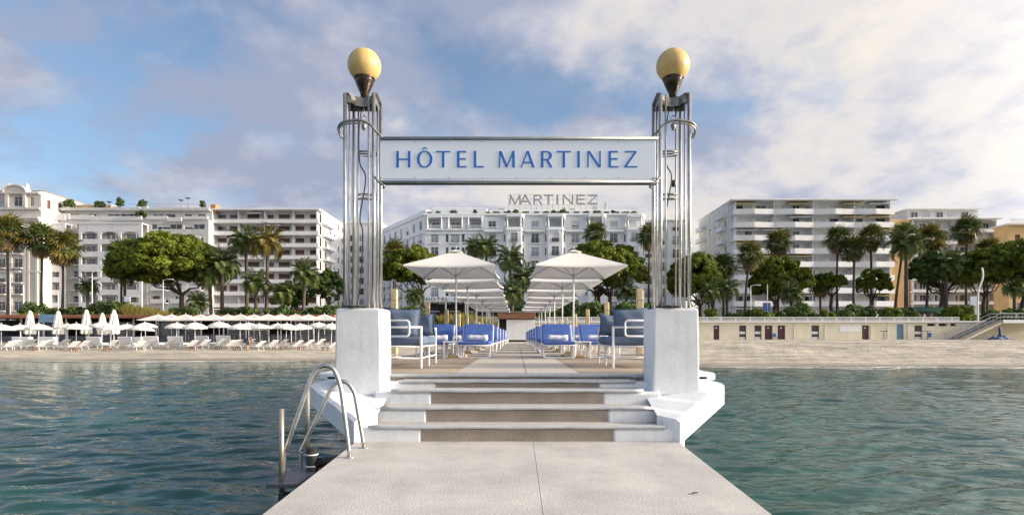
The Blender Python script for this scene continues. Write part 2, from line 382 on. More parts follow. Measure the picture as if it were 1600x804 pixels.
# ------------------------------------------------------------------ setting: sea, beach, promenade
rng = np.random.default_rng(3)
def shore(x):   # y of the waterline
    x = np.asarray(x, float)
    return 36.0-4.2*np.tanh((x-2)/14.0)+0.5*np.sin(x*0.31)+0.35*np.sin(x*0.83+1.2)+np.where(x < -30, (-30-x)*0.03, 0)
def grid_object(name, xs, ys, zf, material, smooth=True):
    gx, gy = np.meshgrid(xs, ys); gz = zf(gx, gy); nx, ny = len(xs), len(ys)
    co = np.stack([gx, gy, gz], -1).reshape(-1, 3).astype(np.float32)
    i = np.arange(ny-1)[:, None]*nx+np.arange(nx-1)[None, :]; i = i.reshape(-1)
    f = np.stack([i, i+1, i+1+nx, i+nx], -1).astype(np.int32)
    me = bpy.data.meshes.new(name); me.vertices.add(len(co)); me.vertices.foreach_set('co', co.reshape(-1))
    me.loops.add(f.size); me.loops.foreach_set('vertex_index', f.reshape(-1))
    me.polygons.add(len(f)); me.polygons.foreach_set('loop_start', np.arange(0, f.size, 4, dtype=np.int32))
    me.polygons.foreach_set('loop_total', np.full(len(f), 4, np.int32))
    me.polygons.foreach_set('use_smooth', np.full(len(f), smooth)); me.materials.append(material); me.update(); me.validate()
    o = bpy.data.objects.new(name, me); col.objects.link(o); return o
# water material
wm = bpy.data.materials.new('sea_water'); wm.use_nodes = True; nt = wm.node_tree; b = nt.nodes['Principled BSDF']
b.inputs['Roughness'].default_value = 0.06; b.inputs['IOR'].default_value = 1.33
geo = nt.nodes.new('ShaderNodeNewGeometry'); sp = nt.nodes.new('ShaderNodeSeparateXYZ'); nt.links.new(geo.outputs['Position'], sp.inputs[0])
mr = nt.nodes.new('ShaderNodeMapRange'); mr.inputs[1].default_value = 16; mr.inputs[2].default_value = 40; nt.links.new(sp.outputs[1], mr.inputs[0])
rp = nt.nodes.new('ShaderNodeValToRGB'); nt.links.new(mr.outputs[0], rp.inputs[0])
rp.color_ramp.elements[0].color = (0.024, 0.076, 0.062, 1); rp.color_ramp.elements[1].color = (0.12, 0.17, 0.13, 1)
e = rp.color_ramp.elements.new(0.6); e.color = (0.03, 0.09, 0.078, 1)
nt.links.new(rp.outputs[0], b.inputs['Base Color'])
mp = nt.nodes.new('ShaderNodeMapping'); mp.inputs['Scale'].default_value = (0.42, 1.7, 1); nt.links.new(geo.outputs['Position'], mp.inputs[0])
nz = nt.nodes.new('ShaderNodeTexNoise'); nz.inputs['Scale'].default_value = 5.0; nz.inputs['Detail'].default_value = 3; nz.inputs['Distortion'].default_value = 0.3; nt.links.new(mp.outputs[0], nz.inputs['Vector'])
bp = nt.nodes.new('ShaderNodeBump'); bp.inputs['Strength'].default_value = 0.8; bp.inputs['Distance'].default_value = 0.022; nt.links.new(nz.outputs[0], bp.inputs['Height']); nt.links.new(bp.outputs[0], b.inputs['Normal'])
WV = []
for k in range(44):
    L = 0.20*(1.047**k); th = rng.normal(0.08, 0.30)+(math.pi if rng.random() < .25 else 0)
    A = 0.0068*L*(1 if L < .7 else .7/L); WV.append((math.sin(th)*6.283/L, math.cos(th)*6.283/L, A, rng.uniform(0, 6.283), L))
def sea_z(x, y):
    z = np.zeros_like(x); d = np.sqrt(x*x+y*y); step = np.maximum(0.04, d*0.0058)
    wx = x+0.25*np.sin(y*0.6+x*0.21); wy = y+0.3*np.sin(x*0.5+1.0)+0.2*np.sin(x*1.3-y*.4)
    for kx, ky, A, ph, L in WV:
        fade = np.clip((L/step-2.0)/3.0, 0, 1)
        s = np.sin(kx*wx+ky*wy+ph); z += A*fade*(s+0.25*np.cos(2*(kx*wx+ky*wy+ph)))
    near = np.clip((shore(x)-y)/9.0, 0.12, 1); return z*near-0.03
ax = np.concatenate([-np.geomspace(120, 12, 170), np.linspace(-11.93, 11.93, 330), np.geomspace(12, 120, 170)])
ay = np.concatenate([np.linspace(-8, 1.9, 30), np.linspace(2, 14, 330), np.geomspace(14.04, 52, 330)])
sea = grid_object('sea', ax, ay, sea_z, wm); tag(sea, kind='structure')
b_ = MB()
for (x0, x1, y0, y1) in ((-1500, -119.9, -1500, 60), (119.9, 1500, -1500, 60), (-119.9, 119.9, -1500, -7.9)):
    b_.add([(x0,y0,-.035),(x1,y0,-.035),(x1,y1,-.035),(x0,y1,-.035)], [(0,1,2,3)])
o = b_.build('open_sea', wm); tag(o, kind='structure')
# sand
sm = bpy.data.materials.new('sand'); sm.use_nodes = True; nt = sm.node_tree; b = nt.nodes['Principled BSDF']; b.inputs['Roughness'].default_value = 0.95; b.inputs['Specular IOR Level'].default_value = 0.15
geo = nt.nodes.new('ShaderNodeNewGeometry'); sp = nt.nodes.new('ShaderNodeSeparateXYZ'); nt.links.new(geo.outputs['Position'], sp.inputs[0])
mp = nt.nodes.new('ShaderNodeMapping'); mp.inputs['Scale'].default_value = (0.06, 1.1, 1); nt.links.new(geo.outputs['Position'], mp.inputs[0])
nz = nt.nodes.new('ShaderNodeTexNoise'); nz.inputs['Scale'].default_value = 1.2; nz.inputs['Detail'].default_value = 9; nz.inputs['Roughness'].default_value = .68; nt.links.new(mp.outputs[0], nz.inputs['Vector'])
rp = nt.nodes.new('ShaderNodeValToRGB'); nt.links.new(nz.outputs[0], rp.inputs[0])
rp.color_ramp.elements[0].position = .30; rp.color_ramp.elements[0].color = (0.235, 0.205, 0.165, 1); rp.color_ramp.elements[1].position = .56; rp.color_ramp.elements[1].color = (0.52, 0.47, 0.39, 1)
mr = nt.nodes.new('ShaderNodeMapRange'); mr.inputs[1].default_value = 0.02; mr.inputs[2].default_value = 0.2; mr.inputs[3].default_value = 0.55; nt.links.new(sp.outputs[2], mr.inputs[0])
sc = nt.nodes.new('ShaderNodeVectorMath'); sc.operation = 'SCALE'; nt.links.new(rp.outputs[0], sc.inputs[0]); nt.links.new(mr.outputs[0], sc.inputs['Scale']); nt.links.new(sc.outputs[0], b.inputs['Base Color'])
n2_ = nt.nodes.new('ShaderNodeTexNoise'); n2_.inputs['Scale'].default_value = 5; n2_.inputs['Detail'].default_value = 6; nt.links.new(geo.outputs['Position'], n2_.inputs['Vector'])
bp = nt.nodes.new('ShaderNodeBump'); bp.inputs['Strength'].default_value = 0.8; bp.inputs['Distance'].default_value = 0.08; nt.links.new(n2_.outputs[0], bp.inputs['Height']); nt.links.new(bp.outputs[0], b.inputs['Normal'])
def beach_base(x, y):
    s = y-shore(x)
    z = np.where(s < 0, s*0.12, np.where(s < 12, 0.86*(s/12)**0.85, 0.86+0.45*np.clip((s-12)/32, 0, 1)))
    return z
def beach_z(x, y):
    z = beach_base(x, y); s = y-shore(x); on = np.clip(s/3, 0, 1)
    rut = np.zeros_like(z)
    for k, (c, w, a, ph) in enumerate([(8, .5, .06, 0), (10.5, .45, .07, 1), (13, .5, .08, 2), (15.2, .4, .08, .5), (18, .6, .07, 4), (21, .6, .09, 3), (25, .7, .09, 1.2), (30, .8, .1, 2.2)]):
        cc = c+1.1*np.sin(x*0.045+ph)+0.4*np.sin(x*.11+ph*2); rut += -a*np.exp(-((s-cc)/w)**2)+a*.7*np.exp(-((s-cc-1.1*w)/(w*.7))**2)
    z = z+rut*np.where(x > 6, 1.5, 0.5)*on
    z += on*0.03*(np.sin(x*1.9+np.sin(y*1.1))*np.sin(y*2.3+1.3*np.sin(x*.7)))+on*.02*np.sin(x*4.1+y*1.7)*np.sin(y*3.7-x)
    return z
bx_ = np.concatenate([np.linspace(-140, -62, 40), np.linspace(-61, 85, 520), np.linspace(87, 160, 30)])
beach = grid_object('beach', bx_, np.linspace(27, 81, 260), beach_z, sm); tag(beach, kind='structure')
def bz(x, y): return float(beach_base(np.array(x, float), np.array(y, float)))
# thin foam at the waterline
fm = mat('foam', (0.62, 0.66, 0.64), 0.5, var=0.2, vscale=3)
for k, (x0, x1, off) in enumerate(((-46, -19, -.5), (-34, -16, -1.2), (-26, -10, -.3), (9, 24, -.7), (17, 40, -.4), (12, 29, -1.7))):
    n = 70; V = []
    for i in range(n+1):
        t = i/n; x = x0+(x1-x0)*t; w = 0.16*math.sin(math.pi*t)*(0.55+0.45*math.sin(i*1.7+k)+.2*math.sin(i*.61)); y = float(shore(x))+off+.25*math.sin(i*.23+k)+.12*math.sin(i*.71)
        V += [(x, y-w, 0.035), (x, y+w+.01, 0.035), (x, y, 0.05)]
    F = []
    for i in range(n): a = i*3; F += [(a, a+3, a+5, a+2), (a+2, a+5, a+4, a+1)]
    o = MB().add(V, F).build('foam_line', fm); tag(o, kind='stuff')
# land behind the beach: raised promenade, street, far ground
WALL_Y = 80.0; PZ = 3.75
o = MB().box(-400, 400, WALL_Y+.45, 100, -1, PZ).build('promenade', 'paving'); tag(o, kind='structure')
o = MB().box(-400, 400, 100.003, 116, -1, PZ-.12).build('road', 'asphalt'); tag(o, kind='structure')
o = MB().box(-400, 400, 116.003, 130, -1, PZ+.02).build('pavement', 'paving'); tag(o, kind='structure')
o = MB().box(-2500, 2500, 130.003, 3000, -2, PZ).build('ground', 'paving'); tag(o, kind='structure')
o = MB()
for sx in (-1, 1): o.box(min(sx*400, sx*2500), max(sx*400, sx*2500), 60, 130, -2, PZ-.01)
tag(o.build('coast_ground', 'paving'), kind='structure')
# ------------------------------------------------------------------ the pier
PLAT = EYE-1.18; DECK = EYE-0.50
pier = thing('pier', 'pale concrete bathing pier with white steps, grey nosings and wing walls in the sea', 'pier', (0, 6.3, 0))
def pb(b, name, m, smooth=False):
    o = b.build(name, m, pier, smooth); o.location = (0, -6.3, 0); return o
# landing platform: two slabs with an open joint
yA = 6.29
def edge(y, s): return s*(1.815-(6.29-y)*0.045)
for s in (-1, 1):
    jx0, jx1 = X(833, 6.29), X(846, 3.72)+.01
    def jx(y): return jx0+(jx1-jx0)*0-(0)+((X(846,3.72)-jx0)*(6.29-y)/(6.29-3.72))*0.35
    b = MB(); N = 14; ys = [-1.5+(yA+0.3+1.5)*i/N for i in range(N+1)]; ins = .012
    V = []; F = []
    for y in ys:
        e = edge(y, s); j = jx(y)+s*0.0008
        a_, c_ = (e, j) if s < 0 else (j, e)
        la = ins if s < 0 else .001; lc = ins if s > 0 else .001
        V += [(a_, y, PLAT-.32), (a_, y, PLAT-ins), (a_+la, y, PLAT), (c_-lc, y, PLAT), (c_, y, PLAT-ins), (c_, y, PLAT-.32)]
    for i in range(N):
        for k in range(6):
            F.append((i*6+k, i*6+(k+1) % 6, (i+1)*6+(k+1) % 6, (i+1)*6+k))
    F.append(tuple(range(6))[::-1]); F.append(tuple(range(N*6, N*6+6))); b.add(V, F)
    pb(b, 'slab', 'slab')
pile_a = MB().lathe([(.3, -2), (.3, PLAT-.33)], 16).mesh('pile', 'white_concrete', True); pile_b = MB().lathe([(.22, -2), (.22, DECK-.3)], 12).mesh('pile', 'white_concrete', True)
for y in (0.2, 3.4, 6.4):
    for s in (-1, 1): inst('pile', pile_a, pier, (s*1.0, y-6.3, 0))
# steps
d1 = 6.34; tread = 0.30
zs = [PLAT+.18, PLAT+.355, PLAT+.53, PLAT+.62, DECK]
hw = [1.67, 1.60, 1.55, 1.52, 1.715]
for i in range(5):
    y0 = d1+i*tread; y1 = 8.0
    zb = (PLAT+.0 if i == 0 else zs[i-1])
    if i < 4:
        # cheek blocks left and right of the carpeted middle, step bodies
        ch = X(657, 6.3)*-1 if i == 0 else (1.08-.03*i+.0)
        half = 1.075-0.012*i
        for s in (-1, 1):
            x0, x1 = sorted((s*half, s*(hw[i]+.22)))
            pb(MB().cbox(x0, x1, y0-.012, y0+tread+.05, PLAT-.25, zs[i]-.034, .03), 'cheek', 'white_concrete')
        pb(MB().box(-half+.003, half-.003, y0, y0+tread+.03, PLAT-.2, zs[i]-.045), 'riser', 'carpet')
        pb(MB().cbox(-hw[i]+.02, hw[i]-.02, y0-.004, y0+tread+.02, zs[i]-.033, zs[i]-.006, .008), 'tread', 'tread')
    r = .021 if i < 4 else .026
    nb = MB(); n = 24
    pts = [(-hw[i]+2*hw[i]*k/n, y0-.012+.002*math.sin(k*1.3+i), zs[i]-r+.002+.0025*math.sin(k*.9+i*2)) for k in range(n+1)]
    nb.tube(pts, r, 8); pb(nb, 'nosing', 'nosing', True)
pb(MB().box(-1.69, 1.69, d1+4*tread+.004, 7.75, PLAT, DECK-.055), 'riser', 'carpet')
# wing walls
for s in (-1, 1):
    A = (s*1.815, 6.27); B_ = (s*2.63, 7.15)
    T0, T1 = EYE-.93, EYE-.60; U0, U1 = EYE-1.20, EYE-.86
    def P_(p, z): return (p[0], p[1], z)
    b = MB(); inn0 = (s*1.62, 6.32); inn1 = (s*1.62, 8.2); Bb = (s*2.63, 8.2)
    rows = 10; V = []
    for i in range(rows+1):
        t = i/rows; x = A[0]+(B_[0]-A[0])*t; y = A[1]+(B_[1]-A[1])*t
        tt = T0+(T1-T0)*t+.006*math.sin(i*2.1); uu = U0+(U1-U0)*t
        nx, ny = -s*.03, .03
        V += [(x, y, uu), (x, y, tt-.03), (x+nx, y+ny, tt), (s*1.60, 6.45+1.2*t, tt+.03)]
    F = []
    for i in range(rows):
        for k in range(3):
            q = (i*4+k, i*4+k+1, (i+1)*4+k+1, (i+1)*4+k); F.append(q if s < 0 else q[::-1])
    nV = len(V)
    V += [(B_[0], 8.3, U1), (B_[0], 8.3, T1-.03), (B_[0]-s*.03, 8.3, T1), (s*1.6, 8.3, T1+.03)]
    a = rows*4
    for k in range(3):
        q = (a+k, a+k+1, nV+k+1, nV+k); F.append(q if s < 0 else q[::-1])
    # underside and inner end
    V += [(s*1.6, 6.45, U0), (s*1.6, 8.3, U1)]
    q = (0, a, nV, nV+5, nV+4); F.append(q[::-1] if s < 0 else q)
    q = (0, nV+4, 3, 2, 1); F.append(q[::-1] if s < 0 else q)
    b.add(V, F); pb(b, 'wing_wall', 'white_concrete')
    pb(MB().cbox(*sorted((s*2.3, s*2.70)), 7.66, 9.4, EYE-.60, DECK+.004, .02), 'kerb', 'white_concrete')
# deck
pb(MB().box(-2.58, 2.58, 7.66, 9.6, DECK-.30, DECK-.05), 'deck_slab', 'white_concrete'); pb(MB().box(-2.95, 2.95, 9.604, 56, DECK-.30, DECK-.05), 'deck_slab', 'white_concrete')
for k in range(12):
    for s in (-1.9, 1.9): inst('pile', pile_b, pier, (s, 9+k*4-6.3, 0))
for k in range(16):   # central walkway of pale slabs
    y0 = 7.56+k*3.0
    for s in (-1, 1):
        x0, x1 = sorted((s*.004+.12, s*.85)); pb(MB().cbox(x0, x1, y0 if k else 7.565, y0+2.992, DECK-.05, DECK-.001, .004), 'walkway_slab', 'walkway')
for s in (-1, 1):     # timber boards beside it
    y = 7.60; k = 0; c = [MB().cbox(0, 2.08, 0, w-.008, -.045, 0, .004).mesh('plank', 'plank') for w in (.28, .42)]+[MB().cbox(0, 1.42, 0, .272, -.045, 0, .004).mesh('plank', 'plank')]
    while y < 54 and k < 140:
        w = .28 if y < 22 else .42
        nr = y < 9.4; o = inst('plank', c[2 if nr else 0 if w < .3 else 1], pier, (.856 if s > 0 else (-2.276 if nr else -2.936), y-6.3, DECK-.003-.003*random.random())); y += w; k += 1
# gate pillars
for s, nm in ((-1, 'left'), (1, 'right')):
    x0, x1 = sorted((s*1.695, s*2.27)); h = Z(481, 7.0)-EYE
    pr = thing('gate_pillar', 'white rendered concrete gate pillar '+('at the left of the steps beside the ladder' if s < 0 else 'at the right of the steps'), 'pillar', ((x0+x1)/2, 7.3, EYE-.72), 0, 'gate pillars of the pier')
    b = MB(); n = 8; w = (x1-x0)/2; V = []; 
    ring = [(-w,-.3),(w,-.3),(w,.3),(-w,.3)]
    def rr(i, ins):
        out_ = []
        for (x, y) in ring:
            sx, sy = (1 if x > 0 else -1), (1 if y > 0 else -1); r_ = .022
            xx, yy = x-sx*ins, y-sy*ins
            pts = [(xx, yy-sy*r_), (xx-sx*r_*.3, yy-sy*r_*.3), (xx-sx*r_, yy)]
            out_ += pts if sx*sy > 0 else pts[::-1]
        return out_
    lv = [(0, 0), (.15, 0), (.55, .003), (.9, .006), (h+.72-.03, .008), (h+.72-.008, .016), (h+.72, .035)]
    for z, ins in lv:
        for (x, y) in rr(0, ins-.05*max(0, .12-z)*2): V.append((x+.003*math.sin(z*9+x*8), y+.003*math.sin(z*7+y*11), z))
    m_ = 12; F = [tuple(range(m_))[::-1]]
    for i in range(len(lv)-1):
        for k in range(m_): F.append((i*m_+k, i*m_+(k+1) % m_, (i+1)*m_+(k+1) % m_, (i+1)*m_+k))
    F.append(tuple(range((len(lv)-1)*m_, len(lv)*m_))); b.add(V, F); b.build('shaft', 'white_concrete', pr)
    cb = MB(); pts = [(-.05+.2*math.sin(i*.9)*(i/14), -.24+.1*math.sin(i*1.7), h+.72+.022+.008*math.sin(i*2.2)) for i in range(15)]
    cb.tube(smooth_path(pts, 3), .009, 6).build('cable', 'cable', pr, True)
# lamp towers
TOPZ = EYE+3.05; BASEZ = Z(481, 7.0)-.005
tpipes = [(539,7.09,.0235),(546,7.13,.011),(553,7.43,.022),(560,7.40,.011),(576,7.13,.0125),(584,7.09,.0245),(590,7.30,.013),(595,7.43,.0235)]
for s in (-1, 1):
    cx = X(567, 7.26)*(1 if s < 0 else -1)
    t = thing('lamp_tower', 'steel pipe lamp tower with amber globe on the '+('left pillar' if s < 0 else 'right pillar'), 'lamp', (cx, 7.26, BASEZ), 0, 'lamp towers of the gate')
    def L(px, y): return -s*(X(px, y)-X(567, 7.26)) if s > 0 else X(px, y)-X(567, 7.26)
    for px, y, r in tpipes:
        MB().tube([(L(px, y), y-7.26, 0), (L(px, y), y-7.26, TOPZ-BASEZ)], r, 12).build('pipe', 'steel' if r > .02 else ('steel_old' if px in (553, 560) else 'steel'), t, True)
        MB().lathe([(r*2.0, 0), (r*2.0, .008), (r*1.2, .014)], 12, (L(px, y), y-7.26)).build('flange', 'steel_old', t)
    H = TOPZ-BASEZ
    # curved top plate, a band with concave front
    pts = [(L(539,7.09),-.17),(L(546,7.1),-.165),(L(552,7.16),-.06),(L(567,7.2),-.02),(L(578,7.16),-.06),(L(584,7.09),-.165),(L(590,7.1),-.16),(L(597,7.43),.17),(L(553,7.43),.17),(L(540,7.4),.15)]
    if sum(pts[i][0]*pts[(i+1) % 10][1]-pts[(i+1) % 10][0]*pts[i][1] for i in range(10)) < 0: pts = pts[::-1]
    MB().prism(pts, H+.001, H+.018).build('top_plate', 'bronze', t)
    inner = [(p[0]*.86, p[1]*.86) for p in pts]
    bb = MB(); V = [(x, y, H) for x, y in inner]+[(x, y, H-.10) for x, y in inner]; bb.add(V, [((i+1) % 10, i, i+10, (i+1) % 10+10) for i in range(10)]); 
    bb.build('band', 'bronze', t)
    # hoops
    hz = Z(195, 7.05)-BASEZ
    hp = [(L(597,7.05),-.215,hz-.16),(L(586,7.0),-.245,hz-.085),(L(577,6.98),-.25,hz-.01),(L(563,6.97),-.26,hz+.035),(L(546,6.99),-.25,hz+.035),(L(533,7.03),-.22,hz+.015),(L(528,7.1),-.14,hz-.02),(L(532,7.2),-.04,hz-.07),(L(541,7.28),.03,hz-.12)]
    MB().tube(smooth_path(hp, 6), .0165, 8).build('hoop', 'bronze', t, True)
    MB().tube([(p[0], p[1]*.95, p[2]-.03) for p in smooth_path(hp[3:8], 6)], .011, 8).build('hoop', 'steel_old', t, True)
    MB().tube(smooth_path([(L(586,7.05),-.235,Z(279,7.03)-BASEZ+.02),(L(592,7.0),-.25,Z(284,7.0)-BASEZ),(L(600,7.0),-.245,Z(290,7.0)-BASEZ),(L(598,7.05),-.19,Z(291,7.0)-BASEZ)], 5), .015, 8).build('clamp', 'bronze', t, True)
    for (yy, zz, rr_) in ((236, .0, .012), (240, .0, .009), (302, 0, .008), (309, 0, .008)):
        z_ = Z(yy, 7.26)-BASEZ; ring = [(.01-s*.035+.115*math.cos(a), .06+.12*math.sin(a), z_+.02*math.sin(a)) for a in [i*2*math.pi/20 for i in range(21)]]
        MB().tube(ring, rr_, 6, False).build('ring', 'bronze', t, True)
    # hanging chain hook
    hk = MB(); zt = H-.10; hk.tube([(.02,-.02,zt),(.02,-.02,zt-.13)], .005, 6)
    hk.tube([(.02+.03*math.cos(a), -.02, zt-.155+.035*math.sin(a)) for a in [i*2*math.pi/12 for i in range(13)]], .006, 6, False)
    hk.lathe([(.004, zt-.20),(.03, zt-.225),(.034, zt-.26),(.02, zt-.30),(.004, zt-.31)], 10, (.02,-.02)); hk.build('hook', 'bronze', t, True)
    ch = MB()
    for i in range(9): a = i/8; ch.tube([( -.1+.2*a+.012*math.cos(q), .02, zt-.02-.02*math.sin(a*math.pi)+.010*math.sin(q)) for q in [j*2*math.pi/8 for j in range(9)]], .003, 5, False)
    ch.build('chain', 'bronze', t)
    cab = [(-.02,.02,H-.1),(-.06*1,.04,H-.4),(-.055,.05,H-.8),(.02,.06,H-1.0),(-.06,.08,H-1.5),(-.03,.1,1.0),(-.05,.09,.4),(-.08,.02,.05),(-.02,-.1,.015)]
    MB().tube(smooth_path(cab, 5), .0085, 6).build('cable', 'cable', t, True)
    if s > 0: MB().lathe([(.03, 1.62), (.03, 1.70)], 10, (.07, .14)).build('tape', 'cable', t)
    # cup and globe
    g0 = Z(150, 7.26)-BASEZ; gc = Z(103, 7.26)-BASEZ; gr = .212
    prof = [(.045, H+.018), (.052, g0+.02), (.07, g0+.06), (.105, g0+.14), (.124, g0+.19), (.128, g0+.215)]
    cup = MB().lathe(prof, 24, (.02, 0)).build('cup', 'cup_metal', t, True)
    gp = []
    for i in range(19):
        a = -math.pi/2+math.pi*i/18; r_ = gr*math.cos(a)*(1+.0*math.sin(a)); z_ = gr*math.sin(a)
        if z_ < 0: r_ *= 1-.06*(z_/gr)**2
        gp.append((max(r_, .004), gc+z_))
    MB().lathe(gp, 32, (.02, 0)).build('globe', 'globe', t, True)
    MB().lathe([(.13, g0+.205),(.135, g0+.212),(.135, g0+.228),(.128, g0+.232)], 24, (.02, 0)).build('collar', 'cup_metal', t, True)
# the sign
mat('steel_rail', (0.36, 0.40, 0.40), 0.4, metal=0.5, var=0.2, vscale=3)
SD = 7.02
sg = thing('hotel_sign', 'pale blue sign panel reading HÔTEL MARTINEZ in blue capitals between the towers', 'sign', (X(810, SD), SD, Z(286, SD)))
def sx(z): return X(590+z/3.5556, SD)-X(810, SD)
def sz(z): return Z(200+z/3.5556, SD)-Z(286, SD)
MB().cbox(sx(12), sx(1545), .0, .02, sz(284), sz(68), .004).build('panel', 'sign_white', sg)
for zt, zb in ((48, 66), (291, 306)):
    MB().tube([(sx(10), .0, sz((zt+zb)/2)), (sx(1560), .0, sz((zt+zb)/2))], (zb-zt)/2/3.5556/FPX*SD, 12).build('rail', 'steel_rail', sg, True)
    MB().box(sx(12), sx(1550), .022, .05, sz(zb+6), sz(zt-2)).build('backing_bar', 'iron', sg)
W = [('H',105,183),('Ô',220,305),('T',325,405),('E',442,494),('L',535,590),('M',672,763),('A',795,873),('R',908,975),('T',995,1075),('I',1110,1122),('N',1166,1240),('E',1283,1338),('Z',1370,1442)]
hgt = sz(128)-sz(219)
for ch, a, c in W: letter(ch, sx(c)-sx(a), hgt, sg, 'letter', 'sign_blue', (sx(a), 0.0, sz(219)), .004, .15, .082)
bolt = MB().lathe([(.0055, 0), (.004, .004)], 8).mesh('bolt', 'iron')
for k in range(9):
    for zz in (76, 276): inst('bolt', bolt, sg, (sx(18+k*189), 0, sz(zz)), rot=(R(90),0,0))
# ladder
ld = thing('pool_ladder', 'stainless steel bathing ladder with two curved handrails at the platform edge', 'ladder', (-1.9, 5.73, PLAT))
def lp(x, z): return x
for (y, pts) in ((5.49, [(-1.63,-1.18),(-1.70,-.62),(-1.735,-.44),(-1.79,-.32),(-1.86,-.285),(-1.94,-.31),(-2.00,-.39),(-2.06,-.55),(-2.235,-1.05),(-2.27,-1.15),(-2.28,-1.44),(-2.28,-2.3)]),
                 (5.97, [(-1.62,-1.18),(-1.70,-.72),(-1.725,-.60),(-1.78,-.51),(-1.85,-.475),(-1.92,-.50),(-1.98,-.57),(-2.04,-.70),(-2.265,-1.16),(-2.29,-1.25),(-2.29,-1.49),(-2.29,-2.3)])):
    MB().tube(smooth_path([(x+1.9, y-5.73, z+1.18) for x, z in pts], 5), .0215, 12).build('handrail', 'steel', ld, True)
    MB().lathe([(.05, 0), (.05, .006), (.028, .014)], 16, (pts[0][0]+1.9, y-5.73)).build('flange', 'steel', ld, True)
for (x, y, z0, z1) in ((-2.275, 5.44, -1.5, -.70), (-2.24, 6.02, -1.3, -.475)):
    MB().tube([(x+1.9, y-5.73, z0+1.18), (x+1.9, y-5.73, z1+1.18)], .024, 12).build('post', 'steel_old', ld, True)
for k, z in enumerate((-1.42, -1.70, -1.98)):
    MB().cbox(-2.33+1.9 if k else -2.40+1.9, -2.2+1.9 if k else -2.1+1.9, -.36, .34, z+1.155, z+1.195, .006).build('step', 'iron', ld)
fd = thing('rubber_fender', 'black rubber fender pipe under the ladder beside the platform', 'fender', (-2.15, 5.9, 0))
MB().tube([(0,.0,-.3),(0,0,EYE-1.17)], .062, 14).build('upright', 'black_rubber', fd, True)
MB().tube([(0,0,EYE-1.33),(.5,.12,EYE-1.30)], .055, 14).build('arm', 'black_rubber', fd, True)
for z in (EYE-1.24, EYE-1.36): MB().lathe([(.066, z),(.066, z+.014)], 14).build('strap', 'white_metal', fd, True)
MB().tube([(-.15,-.45,EYE-1.58),(.3,-.35,EYE-1.55)], .07, 12).build('float', 'black_rubber', fd, True)
MB().tube([(-.0,-.0,EYE-1.5),(.02,-.38,EYE-1.55)], .05, 12).build('float', 'black_rubber', fd, True)

# sofas
def pillow(w, h, t, n=10):
    b = MB(); V = []; F = []
    for sd in (-1, 1):
        for i in range(n+1):
            for j in range(n+1):
                u = -1+2*i/n; v = -1+2*j/n; e = (1-abs(u)**3.2)*(1-abs(v)**3.2); pin = 1-.10*(1-abs(u)**2)*abs(v)**3
                pin2 = 1-.10*(1-abs(v)**2)*abs(u)**3
                V.append((u*w/2*pin2, sd*(t/2*max(e, 0)**.55+.003)+.012*math.sin(u*5+v*3)*e, h/2+v*h/2*pin))
    m_ = (n+1)**2
    for sd in (0, 1):
        for i in range(n):
            for j in range(n):
                a = sd*m_+i*(n+1)+j; q = (a, a+1, a+n+2, a+n+1); F.append(q if sd == 1 else q[::-1])
    loop = [i*(n+1) for i in range(n+1)]+[n*(n+1)+j for j in range(1, n+1)]+[i*(n+1)+n for i in range(n-1, -1, -1)]+[j for j in range(n-1, 0, -1)]
    for k in range(len(loop)):
        a, c = loop[k], loop[(k+1) % len(loop)]; F.append((a, c, c+m_, a+m_))
    return b.add(V, F)
